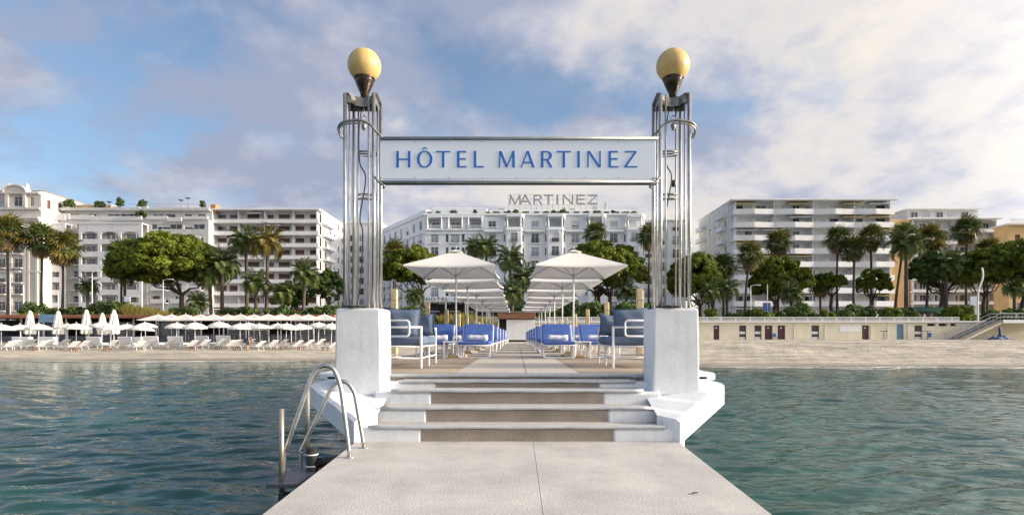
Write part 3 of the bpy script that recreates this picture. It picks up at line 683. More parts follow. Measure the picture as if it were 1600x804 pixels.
for s in (-1, 1):
    def q(x): return s*x       # x measured outward from the aisle edge of the seat
    nm = 'left' if s < 0 else 'right'
    so = thing('garden_sofa', 'white tube-framed garden sofa with slate blue cushions behind the '+nm+' pillar', 'sofa', (s*1.48, 9.55, DECK), 0, 'garden sofas behind the pillars')
    y0, y1 = -.75, .80
    def bb(x0, x1, *r, c=.05): x0, x1 = sorted((q(x0), q(x1))); return MB().cbox(x0, x1, *r, c)
    for (x, y) in ((.02, y0), (.02, y1), (.86, y0), (.86, y1), (.02, y0+.75)):
        h = .64 if y in (y0, y1) else .34
        x0, x1 = sorted((q(x-.018), q(x+.018))); MB().cbox(x0, x1, y-.018, y+.018, 0, h, .006).build('leg', 'white_metal', so)
    fr = MB()
    for z in (.34, .16):
        fr.tube([(q(.02), y0, z), (q(.86), y0, z), (q(.86), y1, z), (q(.02), y1, z), (q(.02), y0, z)], .014, 8)
    fr.build('seat_frame', 'white_metal', so, True)
    for y in (y0, y1):
        MB().tube([(q(.0), y, .64), (q(.88), y, .64)], .017, 8).build('armrest', 'white_metal', so, True)
        lp_ = round_path([(q(.88), y-.03, .745), (q(.20), y-.03, .745), (q(.20), y-.03, .50), (q(.88), y-.03, .50)], .06)
        MB().tube(lp_, .0165, 8).build('arm_loop', 'white_metal', so, True)
    MB().tube(round_path([(q(.89), y0, .74), (q(.89), y1, .74), (q(.89), y1, .5), (q(.89), y0, .5)], .06, closed=True), .0165, 8).build('back_rail', 'white_metal', so, True)
    for (a, c) in ((y0+.03, (y0+y1)/2-.01), ((y0+y1)/2+.01, y1-.03)):
        bb(.0, .84, a, c, .355, .50, c=.045).build('seat_cushion', 'slate_fabric', so)
    big = pillow(.62, .50, .24).mesh('back_cushion', 'slate_fabric', True)
    for (y, lean) in ((y0+.16, -.12),): inst('back_cushion', big, so, (q(.36), y, .46), rot=(lean, R(s*-3), 0))
    bk = pillow(.74, .42, .22).mesh('back_cushion', 'slate_fabric', True)
    for y in (-.3, .42): inst('back_cushion', bk, so, (q(.76), y, .46), rot=(R(-12)*0, R(-s*14)*-1, R(90)))
    pw = thing('scatter_pillow', 'slate scatter pillow standing at the far end of the '+nm+' sofa', 'pillow', (s*1.64, 9.9, DECK+.485), 0, 'scatter pillows on the sofas')
    inst('pillow_body', pillow(.44, .42, .19).mesh('pillow_body', 'slate_fabric', True), pw, rot=(R(-14), R(s*7), R(s*12)))

# umbrellas on the pier
def make_pier_umbrella():
    t = thing('parasol', '', 'parasol', (0,0,0), 0, 'white square parasols on the pier')
    hx, hy, zr, za = 1.02, 1.35, 2.08, 2.58
    b = MB(); n = 10; V = []; F = []
    # four panels with sagging edges
    cor = [(-hx,-hy),(hx,-hy),(hx,hy),(-hx,hy)]
    for k in range(4):
        a, c = cor[k], cor[(k+1) % 4]; base = len(V)
        for i in range(n+1):
            t_ = i/n
            for j in range(n+1):
                u = j/n; x = (a[0]+(c[0]-a[0])*u)*t_; y = (a[1]+(c[1]-a[1])*u)*t_
                sag = 4*u*(1-u)*.045*t_; z = za+(zr-za)*(t_**.96)-sag*.55; kx = 1-4*u*(1-u)*.045*t_
                V.append((x*kx, y*kx, z))
        for i in range(n):
            for j in range(n):
                q = base+i*(n+1)+j; F.append((q, q+n+1, q+n+2, q+1))
        # valance hem
        hb = len(V)
        for j in range(n+1):
            x, y, z = V[base+n*(n+1)+j]; V.append((x, y, z-.035))
        for j in range(n): F.append((base+n*(n+1)+j, hb+j, hb+j+1, base+n*(n+1)+j+1))
    b.add(V, F); b.build('canopy', 'canopy', t, True)
    v = MB(); v.add([(-.17,-.22,za-.045),(.17,-.22,za-.045),(.17,.22,za-.045),(-.17,.22,za-.045),(0,0,za+.035)], [(0,1,4),(1,2,4),(2,3,4),(3,0,4)]); v.build('vent_cap', 'canopy', t)
    MB().tube([(0,0,0.03),(0,0,za-.02)], .021, 12).build('pole', 'white_metal', t, True)
    for (x, y) in cor:
        rb = MB().tube([(0,0,za-.06),(x*.985,y*.985,zr-.02)], .013, 6).build('rib', 'iron_pale', t)
        MB().tube([(0,0,za-.62),(x*.5,y*.5,(za+zr)/2-.05)], .010, 6).build('strut', 'iron_pale', rb)
    MB().lathe([(.035,za-.66),(.04,za-.6),(.035,za-.56)], 10).build('hub', 'iron_pale', t)
    MB().lathe([(.012,za+.05),(.02,za+.08),(.008,za+.12)], 8).build('finial', 'iron_pale', t)
    bs = MB().cbox(-.26,.26,-.26,.26,0,.055,.012).build('base', 'post_gold', t); MB().lathe([(.04,.055),(.04,.3),(.03,.31)], 12).build('sleeve', 'white_metal', bs)
    return t
um = make_pier_umbrella(); first = True
for s, nm in ((-1, 'left'), (1, 'right')):
    for k in range(7):
        pos = (-1.49 if s < 0 else 1.37, 13.75+3.45*k, DECK)
        lab = 'open white square parasol on the pier, '+(ORD[k]+' from the sea in the '+nm+' row' if k else 'the nearest and largest in the '+nm+' row')
        if first: um.location = pos; um['label'] = lab; first = False
        else:
            c_ = dup(um, pos, R(random.uniform(-2.5, 2.5)), lab); c_.rotation_euler.x = R(random.uniform(-1.2, 1.2)); c_.rotation_euler.y = R(random.uniform(-1.2, 1.2))
# loungers, foot end towards the camera
def make_lounger():
    t = thing('sun_lounger', '', 'lounger', (0,0,0), 0, 'blue sun loungers on the pier')
    w = .36
    fr = MB()
    for s in (-1, 1): fr.tube([(s*w, -.95, .30), (s*w, .95, .30)], .017, 8)
    fr.tube([(-w,-.95,.30),(w,-.95,.30)], .017, 8); fr.tube([(-w,.95,.30),(w,.95,.30)], .017, 8)
    fr.build('frame', 'white_metal', t, True)
    for y in (-.86, .45):
        MB().tube(round_path([(-w, y, .30), (-w, y+.02, .016), (w, y+.02, .016), (w, y, .30)], .09), .017, 8).build('leg', 'white_metal', t, True)
    MB().cbox(-w+.0, w-.0, -.98, .30, .315, .385, .025).build('seat', 'blue_fabric', t)
    b = MB(); b.T = Matrix.Translation((0, .30, .34)) @ Matrix.Rotation(R(38), 4, 'X'); b.cbox(-w, w, 0, .72, 0, .055, .022); br = b.build('backrest', 'blue_fabric', t)
    b = MB(); b.T = Matrix.Translation((0, .30, .335)) @ Matrix.Rotation(R(38), 4, 'X')
    b.tube(round_path([(-w-.012,0,.0),(-w-.012,.745,.0),(w+.012,.745,.0),(w+.012,0,.0)], .06), .014, 8); b.build('back_frame', 'white_metal', br, True)
    MB().tube([(-w,.62,.30),(-w,.72,.62)], .010, 6).build('back_stay', 'white_metal', t); MB().tube([(w,.62,.30),(w,.72,.62)], .010, 6).build('back_stay', 'white_metal', t)
    return t
lo = make_lounger(); first = True
tw_mesh = None
def roll():
    b = MB(); pts = [(-.24+.48*i/8, 0, .075+.004*math.sin(i)) for i in range(9)]; b.tube(pts, [.066+.006*math.sin(i*2.1) for i in range(9)], 14)
    b.cbox(-.22, .22, -.02, .16, .003, .035, .012); return b.mesh('towel', 'towel', True)
tw_mesh = roll()
tb = None
for s, nm in ((-1, 'left'), (1, 'right')):
    for k in range(8):
        yb = 13.55+3.45*k
        for c, cn in ((.97, 'inner'), (1.98, 'outer')):
            pos = (s*c*(1 if c > 1.5 else 1), yb+random.uniform(-.06, .06)+(.25 if c > 1.5 else 0), DECK)
            lab = 'blue sun lounger on white tubes, '+('nearest' if k == 0 else ORD[k]+' from the sea')+' in the '+cn+' '+nm+' row'
            if first: lo.location = pos; lo['label'] = lab; l_ = lo; first = False
            else: l_ = dup(lo, pos, R(random.uniform(-2, 2)), lab)
            if k < 4:
                tag(inst('rolled_towel', tw_mesh, None, (pos[0]+.02, pos[1]+.12, DECK+.388), R(random.uniform(-5, 5))), 'rolled white towel on the '+('nearest' if k == 0 else ORD[k])+' lounger of the '+cn+' '+nm+' row', 'towel', 'rolled towels on the loungers')
        t_ = (s*1.46, yb-.62, DECK); lab = 'small white side table between loungers, '+('nearest' if k == 0 else ORD[k]+' from the sea')+' on the '+nm
        if tb is None:
            tb = thing('side_table', lab, 'table', t_, 0, 'side tables between the loungers')
            MB().cbox(-.22,.22,-.22,.22,.355,.385,.008).build('table_top', 'white_metal', tb)
            for (x, y) in ((-.19,-.19),(.19,-.19),(.19,.19),(-.19,.19)): MB().cbox(x-.02,x+.02,y-.02,y+.02,0,.356,.004).build('leg', 'white_metal', tb)
        else: dup(tb, t_, 0, lab)
# slim gold posts along both edges
po = None
for s, nm in ((-1, 'left'), (1, 'right')):
    for k in range(8):
        pos = (s*2.70, 12.4+4.6*k, DECK); lab = 'slim gold-toned lamp post on the '+nm+' edge of the pier, '+('nearest' if k == 0 else ORD[k]+' from the sea')
        if po is None:
            po = thing('bollard_lamp', lab, 'lamp post', pos, 0, 'bollard lamps along the pier edges')
            MB().cbox(-.067,.067,-.067,.067,0,1.28,.01).build('shaft', 'post_gold', po); MB().cbox(-.067,.067,-.067,.067,1.283,1.53,.012).build('lamp_head', 'post_gold', po)
            MB().cbox(-.12,.12,-.12,.12,0,.05,.01).build('foot', 'white_metal', po)
        else: dup(po, pos, 0, lab)
# bar at the landward end
bar_ = thing('beach_bar', 'small white bar kiosk with brown flat roof at the far end of the pier', 'bar', (0, 50.5, DECK))
d = 50.5
MB().cbox(-1.75, 1.62, -.6, 3.2, 2.05, 2.62, .02).build('roof', 'bar_wood', bar_)
MB().cbox(-1.82, 1.70, -.66, 3.26, 2.62, 2.70, .02).build('roof_edge', 'roof_grey', bar_)
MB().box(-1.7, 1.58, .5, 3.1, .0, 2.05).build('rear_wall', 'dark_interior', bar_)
for (a, c) in ((-.95, -.32), (-.315, .31), (.315, .94), (.945, 1.56)): MB().cbox(a, c, -.4, -.34, .18, 1.98, .01).build('panel', 'bar_white', bar_)
MB().cbox(-1.7, -1.62, -.42, .48, 0, 2.05, .01).build('post', 'bar_white', bar_)
MB().box(-1.7, 1.58, -.3, .49, 0, .16).build('plinth', 'dark_interior', bar_)

lf = thing('dry_leaf', 'small dark dry leaf lying on the platform at the right', 'leaf', (X(1085, 4.22), 4.22, PLAT+.004), R(20))
MB().add([(-.03,0,0),(-.01,-.012,.006),(.02,-.010,.004),(.035,0,.010),(.02,.010,.005),(-.01,.012,.007)], [(0,1,2,3,4,5)]).build('blade', 'bark', lf); MB().tube([(-.055,.004,.002),(-.03,0,.001)], .0015, 5).build('stalk', 'bark', lf)
# ------------------------------------------------------------------ beach club on the left
def round_umbrella():
    t = thing('beach_umbrella', '', 'beach umbrella', (0,0,0), 0, 'round white beach umbrellas')
    b = MB(); n = 10; V = [(0,0,2.22)]; F = []; rings = [(.35, 2.13), (.7, 2.0), (1.0, 1.80)]
    m_ = n*2
    for ri, (r, z) in enumerate(rings):
        for k in range(m_):
            a = 2*math.pi*k/m_; odd = k % 2; rr_ = r*(1-.035*odd); zz = z-(.0 if not odd else .02)+(.05*odd if ri == 2 else 0)
            V.append((rr_*math.cos(a), rr_*math.sin(a), zz))
    for k in range(m_): F.append((0, 1+k, 1+(k+1) % m_))
    for ri in range(2):
        for k in range(m_): F.append((1+ri*m_+k, 1+(ri+1)*m_+k, 1+(ri+1)*m_+(k+1) % m_, 1+ri*m_+(k+1) % m_))
    vb = len(V)
    for k in range(m_):
        x, y, z = V[1+2*m_+k]; V.append((x*1.005, y*1.005, z-.13))
    for k in range(m_): F.append((1+2*m_+k, vb+k, vb+(k+1) % m_, 1+2*m_+(k+1) % m_))
    b.add(V, F).build('canopy', 'beach_canopy', t)
    MB().tube([(0,0,-.2),(0,0,2.3)], .024, 8).build('pole', 'white_metal', t)
    for k in range(n):
        a = 2*math.pi*k/n; MB().tube([(0,0,2.17),(.98*math.cos(a),.98*math.sin(a),1.79)], .008, 4).build('rib', 'white_metal', t)
    MB().lathe([(.02,2.2),(.04,2.26),(.01,2.33)], 8).build('finial', 'white_metal', t)
    return t
ru = round_umbrella(); first = True
rpos = [(2,48.5),(33,51.5),(60,49),(106,52),(119,49.5),(158,52),(173,49.2),(197,53),(219,49.6),(228,53.5),(276,52.5),(305,48.8),(343,50),(375,49.5),(389,53),(407,50.3),(434,52),(446,49),(471,50),(497,53),(517,49.6)]
for i, (px, d) in enumerate(rpos):
    x = X(px, d); pos = (x, d, bz(x, d)); lab = 'round white scalloped beach umbrella, '+ORD[i]+' from the left on the sand'
    if first: ru.location = pos; ru['label'] = lab; first = False
    else:
        c = dup(ru, pos, random.uniform(0, .6), lab); c.scale = (1.0, 1.0, random.uniform(.93, 1.05)); c.rotation_euler.x = R(random.uniform(-3, 3)); c.rotation_euler.y = R(random.uniform(-4, 4))
# large square parasols behind
def square_parasol():
    t = thing('terrace_parasol', '', 'parasol', (0,0,0), 0, 'large white parasols of the beach restaurant')
    h = 1.35; za, zr = 3.05, 2.45; b = MB(); V = [(0,0,za)]; F = []; n = 8
    ring = []
    for k in range(4):
        cor = [(-h,-h),(h,-h),(h,h),(-h,h)]; a, c = cor[k], cor[(k+1) % 4]
        for j in range(n):
            u = j/n; e = 4*u*(1-u); ring.append((a[0]+(c[0]-a[0])*u, a[1]+(c[1]-a[1])*u, e))
    m_ = len(ring)
    for t_ in (.35, .7, 1.0):
        for x, y, e in ring: V.append((x*t_*(1-.04*e*t_), y*t_*(1-.04*e*t_), za+(zr-za)*t_**.9-.05*e*t_))
    for k in range(m_): F.append((0, 1+k, 1+(k+1) % m_))
    for r_ in range(2):
        for k in range(m_): F.append((1+r_*m_+k, 1+(r_+1)*m_+k, 1+(r_+1)*m_+(k+1) % m_, 1+r_*m_+(k+1) % m_))
    b.add(V, F).build('canopy', 'beach_canopy', t)
    MB().tube([(0,0,0),(0,0,za+.12)], .035, 8).build('pole', 'iron_pale', t)
    for (x, y) in ((-h,-h),(h,-h),(h,h),(-h,h)): MB().tube([(0,0,za-.06),(x*.98,y*.98,zr-.03)], .014, 4).build('rib', 'iron_pale', t)
    MB().cbox(-.35,.35,-.35,.35,-.02,.06,.02).build('base', 'roof_grey', t)
    return t
sq = square_parasol(); first = True
spos = [(247,57),(268,60),(290,56.5),(314,60),(334,56.5),(356,60),(376,56.5),(397,60),(419,56.5),(439,60),(462,56.5),(482,60),(507,56.5)]
for i, (px, d) in enumerate(spos):
    x = X(px, d); pos = (x, d, bz(x, d)+(.03 if d < 58 else .1)); lab = 'large white square parasol behind the sand loungers, '+ORD[i]+' from the left'
    if first: sq.location = pos; sq['label'] = lab; first = False
    else: dup(sq, pos, R(random.uniform(-4, 4)), lab)
# closed parasols
cl = None
for i, (px, d, sc_) in enumerate([(47,55,1.0),(91,55,1.0),(135,55,1.03),(160,57,.95),(178,55,1.03)]):
    x = X(px, d); lab = 'tall closed white parasol, '+ORD[i]+' of the five from the left'
    if cl is None:
        cl = thing('closed_parasol', lab, 'parasol', (x, d, bz(x, d)), 0, 'closed parasols at the beach restaurant')
        b = MB(); V = []; F = []; n = 16; lv = [(3.28,.05),(3.2,.13),(2.9,.22),(2.3,.30),(1.6,.38),(1.15,.40),(1.05,.30)]
        for z, r in lv:
            for k in range(n):
                a = 2*math.pi*k/n; rr_ = r*(1+(.22 if k % 2 else -.18)*(z < 3.1)); V.append((rr_*math.cos(a+z*.25), rr_*math.sin(a+z*.25), z))
        for i_ in range(len(lv)-1):
            for k in range(n): F.append((i_*n+k, (i_+1)*n+k, (i_+1)*n+(k+1) % n, i_*n+(k+1) % n))
        F.append(tuple(range(n))); b.add(V, F).build('folded_canopy', 'beach_canopy', cl)
        MB().lathe([(.16,3.12),(.19,3.2),(.1,3.32),(.02,3.4)], 10).build('cap', 'beach_canopy', cl)
        MB().tube([(0,0,0),(0,0,3.3)], .035, 8).build('pole', 'white_metal', cl)
        MB().lathe([(.42,2.05-.6),(.43,1.52),(.42,1.58)], 12).build('strap', 'white_metal', cl)
        cl.scale = (sc_,)*3
    else: c = dup(cl, (x, d, bz(x, d)), i*.7, lab); c.scale = (sc_,)*3
# white loungers on the sand
def beach_lounger():
    t = thing('beach_lounger', '', 'lounger', (0,0,0), 0, 'white loungers on the sand')
    w = .33
    b = MB().cbox(-.95, .28, -w, w, .30, .35, .015); b.build('seat', 'beach_white', t)
    b = MB(); b.T = Matrix.Translation((.28, 0, .31)) @ Matrix.Rotation(R(-34), 4, 'Y'); b.cbox(0, .78, -w, w, 0, .045, .015); b.build('backrest', 'beach_white', t)
    for x in (-.8, .55):
        for s in (-1, 1): MB().tube([(x, s*(w-.03), .30), (x+(-.14 if x < 0 else .16), s*(w-.03), -.03)], .022, 6).build('leg', 'beach_white', t)
    MB().tube([(-.95,-w+.02,.29),(.95,-w+.02,.29)], .018, 6).build('side_rail', 'beach_white', t); MB().tube([(-.95,w-.02,.29),(.95,w-.02,.29)], .018, 6).build('side_rail', 'beach_white', t)
    return t
bl = beach_lounger(); first = True
lx = [8,20,40,58,70,92,108,124,168,212,222,256,292,312,336,352,364,382,398,420,434,456,474,492,512]
for i, px in enumerate(lx):
    d = 48.0+(i % 3)*1.0+random.uniform(-.3, .3); x = X(px, d); pos = (x, d, bz(x, d)+.02); lab = 'white slatted lounger on the sand, '+ORD[i]+' from the left'
    lab = lab.replace(' slatted', '')
    if first: bl.location = pos; bl.rotation_euler.z = R(-15); bl['label'] = lab; first = False
    else: dup(bl, pos, R(random.uniform(-28, -6)), lab)
db = None
for i, px in enumerate([148, 197, 237, 275, 317, 350]):
    d = 51.2; x = X(px, d); lab = 'wide white upright beach daybed, '+ORD[i]+' from the left'
    if db is None:
        db = thing('beach_daybed', lab, 'daybed', (x, d, bz(x, d)), 0, 'white daybeds on the sand')
        b = MB(); b.T = Matrix.Translation((0,-.1,.34)) @ Matrix.Rotation(R(14), 4, 'X'); b.cbox(-.66,.66,0,.09,0,.66,.03); b.build('backrest', 'beach_white', db)
        MB().cbox(-.66,.66,0,1.6,.26,.40,.03).build('mattress', 'beach_white', db)
        for (x_, y_) in ((-.6,.05),(.6,.05),(-.6,1.5),(.6,1.5)): MB().cbox(x_-.03,x_+.03,y_-.03,y_+.03,-.05,.26,.006).build('leg', 'beach_white', db)
        for s in (-1, 1): MB().tube([(s*.5,-.1,.36),(s*.5,-.4,-.03)], .02, 6).build('stay', 'beach_white', db)
    else: dup(db, (x, d, bz(x, d)), R(random.uniform(-5, 5)), lab)
# small crates / low tables on the sand
ct = None
for i, px in enumerate([52, 116, 168, 302, 341, 370, 443, 470, 508]):
    d = 47.8; x = X(px, d); lab = 'low dark slatted beach table, '+ORD[i]+' from the left among the sand loungers'
    if ct is None:
        ct = thing('beach_table', lab, 'table', (x, d, bz(x, d)), 0, 'low tables on the sand')
        MB().cbox(-.24,.24,-.2,.2,.25,.29,.006).build('top', 'bar_wood', ct)
        for (x_, y_) in ((-.2,-.16),(.2,-.16),(.2,.16),(-.2,.16)): MB().box(x_-.025,x_+.025,y_-.025,y_+.025,-.05,.25).build('leg', 'bar_wood', ct)
    else: dup(ct, (x, d, bz(x, d)), R(random.uniform(-10, 10)), lab)
# beach restaurant
rs = thing('beach_restaurant', 'long low beach restaurant with terracotta roof edge and white posts behind the parasols', 'restaurant', (X(250, 64), 64, 1.1))
xa, xb = X(-40, 64)-rs.location.x, X(528, 64)-rs.location.x
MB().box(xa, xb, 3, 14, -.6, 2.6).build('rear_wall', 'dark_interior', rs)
MB().cbox(xa, xb, -1.2, 14.5, 2.72, 3.1, .04).build('roof', 'terracotta', rs)
MB().cbox(xa, xb, -1.0, 3, -1, .02, .04).build('floor', 'paving', rs)
n = 16; pm = MB().cbox(-.06,.06,-.06,.06,0.02,2.72,.01).mesh('post', 'frame_white'); gm = MB().box(-1.2,1.2,-.02,.02,.75,2.3).mesh('glazing', 'pane'); wm_ = MB().cbox(-1.2,1.2,-.05,.05,.02,.72,.01).mesh('dado', 'iron')
for k in range(n+1):
    x = xa+.2+(xb-xa-.4)*k/n; inst('post', pm, rs, (x, 0, 0)); 
    if k < n:
        sx_ = (xb-xa-.4)/n/2.6
        if k % 3 != 1: inst('glazing', gm, rs, (x+(xb-xa)/n/2, .4, 0))
        inst('dado', wm_, rs, (x+(xb-xa)/n/2, .36, 0))
# slim fence of dark posts in front of the restaurant
fe = thing('terrace_fence', 'dark open terrace fence behind the beach loungers', 'fence', (X(400, 54.6), 54.6, bz(X(400, 54.6), 54.6)))
fx0, fx1 = X(268, 54.6)-fe.location.x, X(528, 54.6)-fe.location.x
pm = MB().box(-.03,.03,-.03,.03,-.1,1.0).mesh('post', 'iron'); k = 0; x = fx0
while x < fx1: inst('post', pm, fe, (x, 0, 0)); x += .55
MB().box(fx0, fx1, -.025, .025, 1.0, 1.05).build('rail', 'iron', fe); MB().box(fx0, fx1, -.02, .02, .45, .48).build('rail', 'iron', fe)
# white planters along the left terrace
pl = None
for i, px in enumerate([28, 42, 68, 80, 206, 215]):
    d = 53.6; x = X(px, d); lab = 'white planter box at the beach restaurant terrace, '+ORD[i]+' from the left'
    if pl is None:
        pl = thing('planter', lab, 'planter', (x, d, bz(x, d)), 0, 'white planters of the terrace'); MB().cbox(-.4,.4,-.25,.25,-.05,.85,.03).build('box', 'beach_white', pl); MB().box(-.36,.36,-.21,.21,.84,.87).build('soil', 'bark', pl)
    else: dup(pl, (x, d, bz(x, d)), 0, lab)
# blue windbreak screen
o = thing('wind_screen', 'pale blue fabric screen on the terrace between two closed parasols', 'screen', (X(74, 61), 61, 3.3)); MB().cbox(-.95,.95,-.02,.02,.0,.85,.01).build('cloth', 'glass_block', o)
for x in (-.95, .95): MB().tube([(x,.03,-2),(x,.03,.95)], .03, 6).build('post', 'frame_white', o)

# ------------------------------------------------------------------ people
def person(name, label, joints, bones, radii, loc, rz, cloth, hairp=None):
    me = bpy.data.meshes.new('skeleton'); keys = list(joints)
    me.from_pydata([joints[k] for k in keys], [(keys.index(a), keys.index(b)) for a, b in bones], []); me.update()
    o = bpy.data.objects.new('tmp', me); col.objects.link(o)
    o.modifiers.new('s', 'SKIN'); o.modifiers.new('u', 'SUBSURF').levels = 1
    sv = me.skin_vertices[0].data
    for i, k in enumerate(keys): sv[i].radius = (radii[k],)*2; sv[i].use_root = (k == 'pelvis')
    dg = bpy.context.evaluated_depsgraph_get(); m2 = bpy.data.meshes.new_from_object(o.evaluated_get(dg)); bpy.data.objects.remove(o)
    names = []; 
    for n_ in dict.fromkeys(cloth.values()): m2.materials.append(M[n_]); names.append(n_)
    segs = [(Vector(joints[a]), Vector(joints[b]), cloth[b]) for a, b in bones]
    for p in m2.polygons:
        c = p.center; best = None
        for a, b, m_ in segs:
            t = max(0, min(1, (c-a).dot(b-a)/max((b-a).length_squared, 1e-9))); q = (c-(a+(b-a)*t)).length
            if best is None or q < best[0]: best = (q, m_)
        p.material_index = names.index(best[1]); p.use_smooth = True
    t = thing(name, label, 'person', loc, rz); m2.name = 'body'; inst('body', m2, t)
    if hairp:
        b = MB(); b.T = Matrix.Translation(hairp); b.lathe([(.02,.105),(.06,.095),(.092,.05),(.1,0),(.085,-.05)], 12); b.build('hair', 'hair', t, True)
    return t
BN = [('pelvis','chest'),('chest','neck'),('neck','head'),('head','crown'),('chest','sl'),('sl','el'),('el','hl'),('chest','sr'),('sr','er'),('er','hr'),('pelvis','pl'),('pl','kl'),('kl','fl'),('fl','tl'),('pelvis','pr'),('pr','kr'),('kr','fr'),('fr','tr')]
RD = dict(pelvis=.13,chest=.14,neck=.055,head=.085,crown=.07,sl=.06,el=.043,hl=.035,sr=.06,er=.043,hr=.035,pl=.09,kl=.062,fl=.042,tl=.035,pr=.09,kr=.062,fr=.042,tr=.035)
bend = dict(pelvis=(-.12,0,.92),chest=(.16,0,1.13),neck=(.32,0,1.13),head=(.42,0,1.08),crown=(.49,0,1.01),sl=(.20,.17,1.08),el=(.30,.2,.83),hl=(.38,.17,.60),sr=(.20,-.17,1.08),er=(.28,-.2,.83),hr=(.34,-.17,.58),
     pl=(-.1,.1,.86),kl=(-.0,.11,.47),fl=(-.08,.11,.07),tl=(.08,.11,.03),pr=(-.1,-.1,.86),kr=(.06,-.11,.48),fr=(.02,-.11,.07),tr=(.18,-.11,.03))
CL = dict(pelvis='shorts_navy',chest='shirt_blue',neck='skin',head='skin',crown='hair',sl='shirt_blue',el='skin',hl='skin',sr='shirt_blue',er='skin',hr='skin',pl='shorts_navy',kl='shorts_navy',fl='skin',tl='skin',pr='shorts_navy',kr='shorts_navy',fr='skin',tr='skin')
px, d = 387, 47.3
person('person', 'person in blue top bending forward over the sand among the loungers', bend, BN, RD, (X(px, d), d, bz(X(px, d), d)), R(-12), CL)
stand = dict(pelvis=(0,0,.95),chest=(0,.02,1.32),neck=(0,.02,1.5),head=(0,-.01,1.6),crown=(0,-.01,1.7),sl=(.19,.02,1.42),el=(.25,.03,1.14),hl=(.22,-.1,.92),sr=(-.19,.02,1.42),er=(-.25,.03,1.14),hr=(-.22,-.1,.92),pl=(.1,0,.9),kl=(.11,-.02,.5),fl=(.11,.02,.08),tl=(.12,-.14,.03),pr=(-.1,0,.9),kr=(-.11,-.02,.5),fr=(-.11,.02,.08),tr=(-.12,-.14,.03))
for px, lab, c in ((1436, 'person in white shirt, left of the three at the green kiosk', 'shirt_white'), (1444, 'person in white shirt standing in the middle at the green kiosk', 'shirt_white'), (1455, 'person in dark top at the right of the green kiosk', 'shirt_dark')):
    d = 88.5; CL2 = {k: (v.replace('shirt_blue', c)) for k, v in CL.items()}; person('person', lab, stand, BN, RD, (X(px, d), d, PZ), R(random.uniform(-40, 40)), CL2)

# ------------------------------------------------------------------ sea wall with changing cabins on the right
D = WALL_Y; wx0, wx1 = -6.0, 110.0
cw = thing('sea_wall', 'long cream beach wall with changing cabin doors and white coping', 'wall', (X(1300, D), D, 1.0))
ox = cw.location.x
def wxx(px): return X(px, D)-ox
def wzz(py): return Z(py, D)-1.0
doors = [(1115,1124,'p'),(1155,1166,'s'),(1179,1190,'s'),(1195,1207,'p'),(1215,1227,'p'),(1268,1280,'s'),(1347,1358,'p'),(1429,1441,'s')]
ops = [(wxx(a), wxx(c), wzz(531), wzz(508)) for a, c, k in doors]
gb = (wxx(1401), wxx(1412), wzz(530), wzz(506)); ops.append(gb)
for a, c in ((1449,1462),(1467,1480),(1485,1494)): ops.append((wxx(a), wxx(c), wzz(509), wzz(505)))
def wall_mesh(u0, u1, z0, z1, ops, t=.4, b=None, v0=0.0):
    b = b or MB()
    zs_ = sorted(set([z0, z1]+[o[2] for o in ops]+[o[3] for o in ops])); zs_ = [z for z in zs_ if z0 <= z <= z1]
    for i in range(len(zs_)-1):
        a, c = zs_[i], zs_[i+1]
        if c-a < 1e-4: continue
        m_ = (a+c)/2; cuts = sorted([(max(o[0], u0), min(o[1], u1)) for o in ops if o[2] <= m_ <= o[3] and o[1] > u0 and o[0] < u1]); u = u0
        for (p, q) in cuts:
            if p > u+1e-4: b.box(u, p, v0, v0+t, a, c)
            u = max(u, q)
        if u < u1-1e-4: b.box(u, u1, v0, v0+t, a, c)
    return b
wall_mesh(wx0-ox, wx1-ox, -.5, wzz(503.5), ops).build('wall', 'cream_wall', cw)
for k, (a, c, kd) in enumerate(doors):
    x0, x1 = wxx(a), wxx(c); z0, z1 = wzz(531), wzz(508)
    dr = MB().cbox(x0+.03, x1-.03, .16, .22, z0, z1-.03, .008).build('door', 'door_maroon' if kd == 'p' else 'door_dark', cw)
    MB().box(x0+.0, x0+.03, .02, .3, z0, z1).build('door_frame', 'door_dark', dr)
    MB().box(x1-.12, x1-.08, .12, .16, z0+.9, z0+1.05).build('handle', 'steel', dr)
    if kd == 's':
        MB().box(x0+.1, x1-.1, .13, .157, wzz(521.5), wzz(517.5)).build('panel', 'white_rail', dr); MB().box(x0+.1, x1-.1, .13, .157, wzz(530.5), wzz(526)).build('panel', 'white_rail', dr)
    else: MB().box((x0+x1)/2-.12, (x0+x1)/2+.12, .14, .157, z1-.42, z1-.28).build('plate', 'white_rail', dr)
bm_ = MB().cbox(0, (gb[1]-gb[0])/4-.02, .1, .2, 0, (gb[3]-gb[2])/9-.02, .02).mesh('glass_brick', 'glass_block')
for i in range(4):
    for j in range(9): inst('glass_brick', bm_, cw, (gb[0]+i*(gb[1]-gb[0])/4+.01, 0, gb[2]+j*(gb[3]-gb[2])/9+.01))
MB().box(gb[0], gb[1], .21, .3, gb[2], gb[3]).build('backing', 'white_rail', cw)
MB().box(wx0-ox, wx1-ox, .42, .44, -.5, wzz(504)).build('backing', 'dark_interior', cw)
MB().cbox(wx0-ox, wx1-ox, -.25, .44, wzz(503.5), wzz(501), .03).build('coping', 'white_rail', cw)
MB().cbox(wxx(1312), wxx(1344), -.03, -.005, wzz(518), wzz(507), .004).build('white_panel', 'white_rail', cw)
for px in (1240, 1288, 1360, 1386, 1418): MB().box(wxx(px), wxx(px)+.12, -.06, -.005, -.3, wzz(504)).build('pilaster', 'cream_wall', cw)
rl = thing('promenade_railing', 'white two-bar railing along the top of the cream beach wall', 'railing', (ox, D+.1, Z(501, D)))
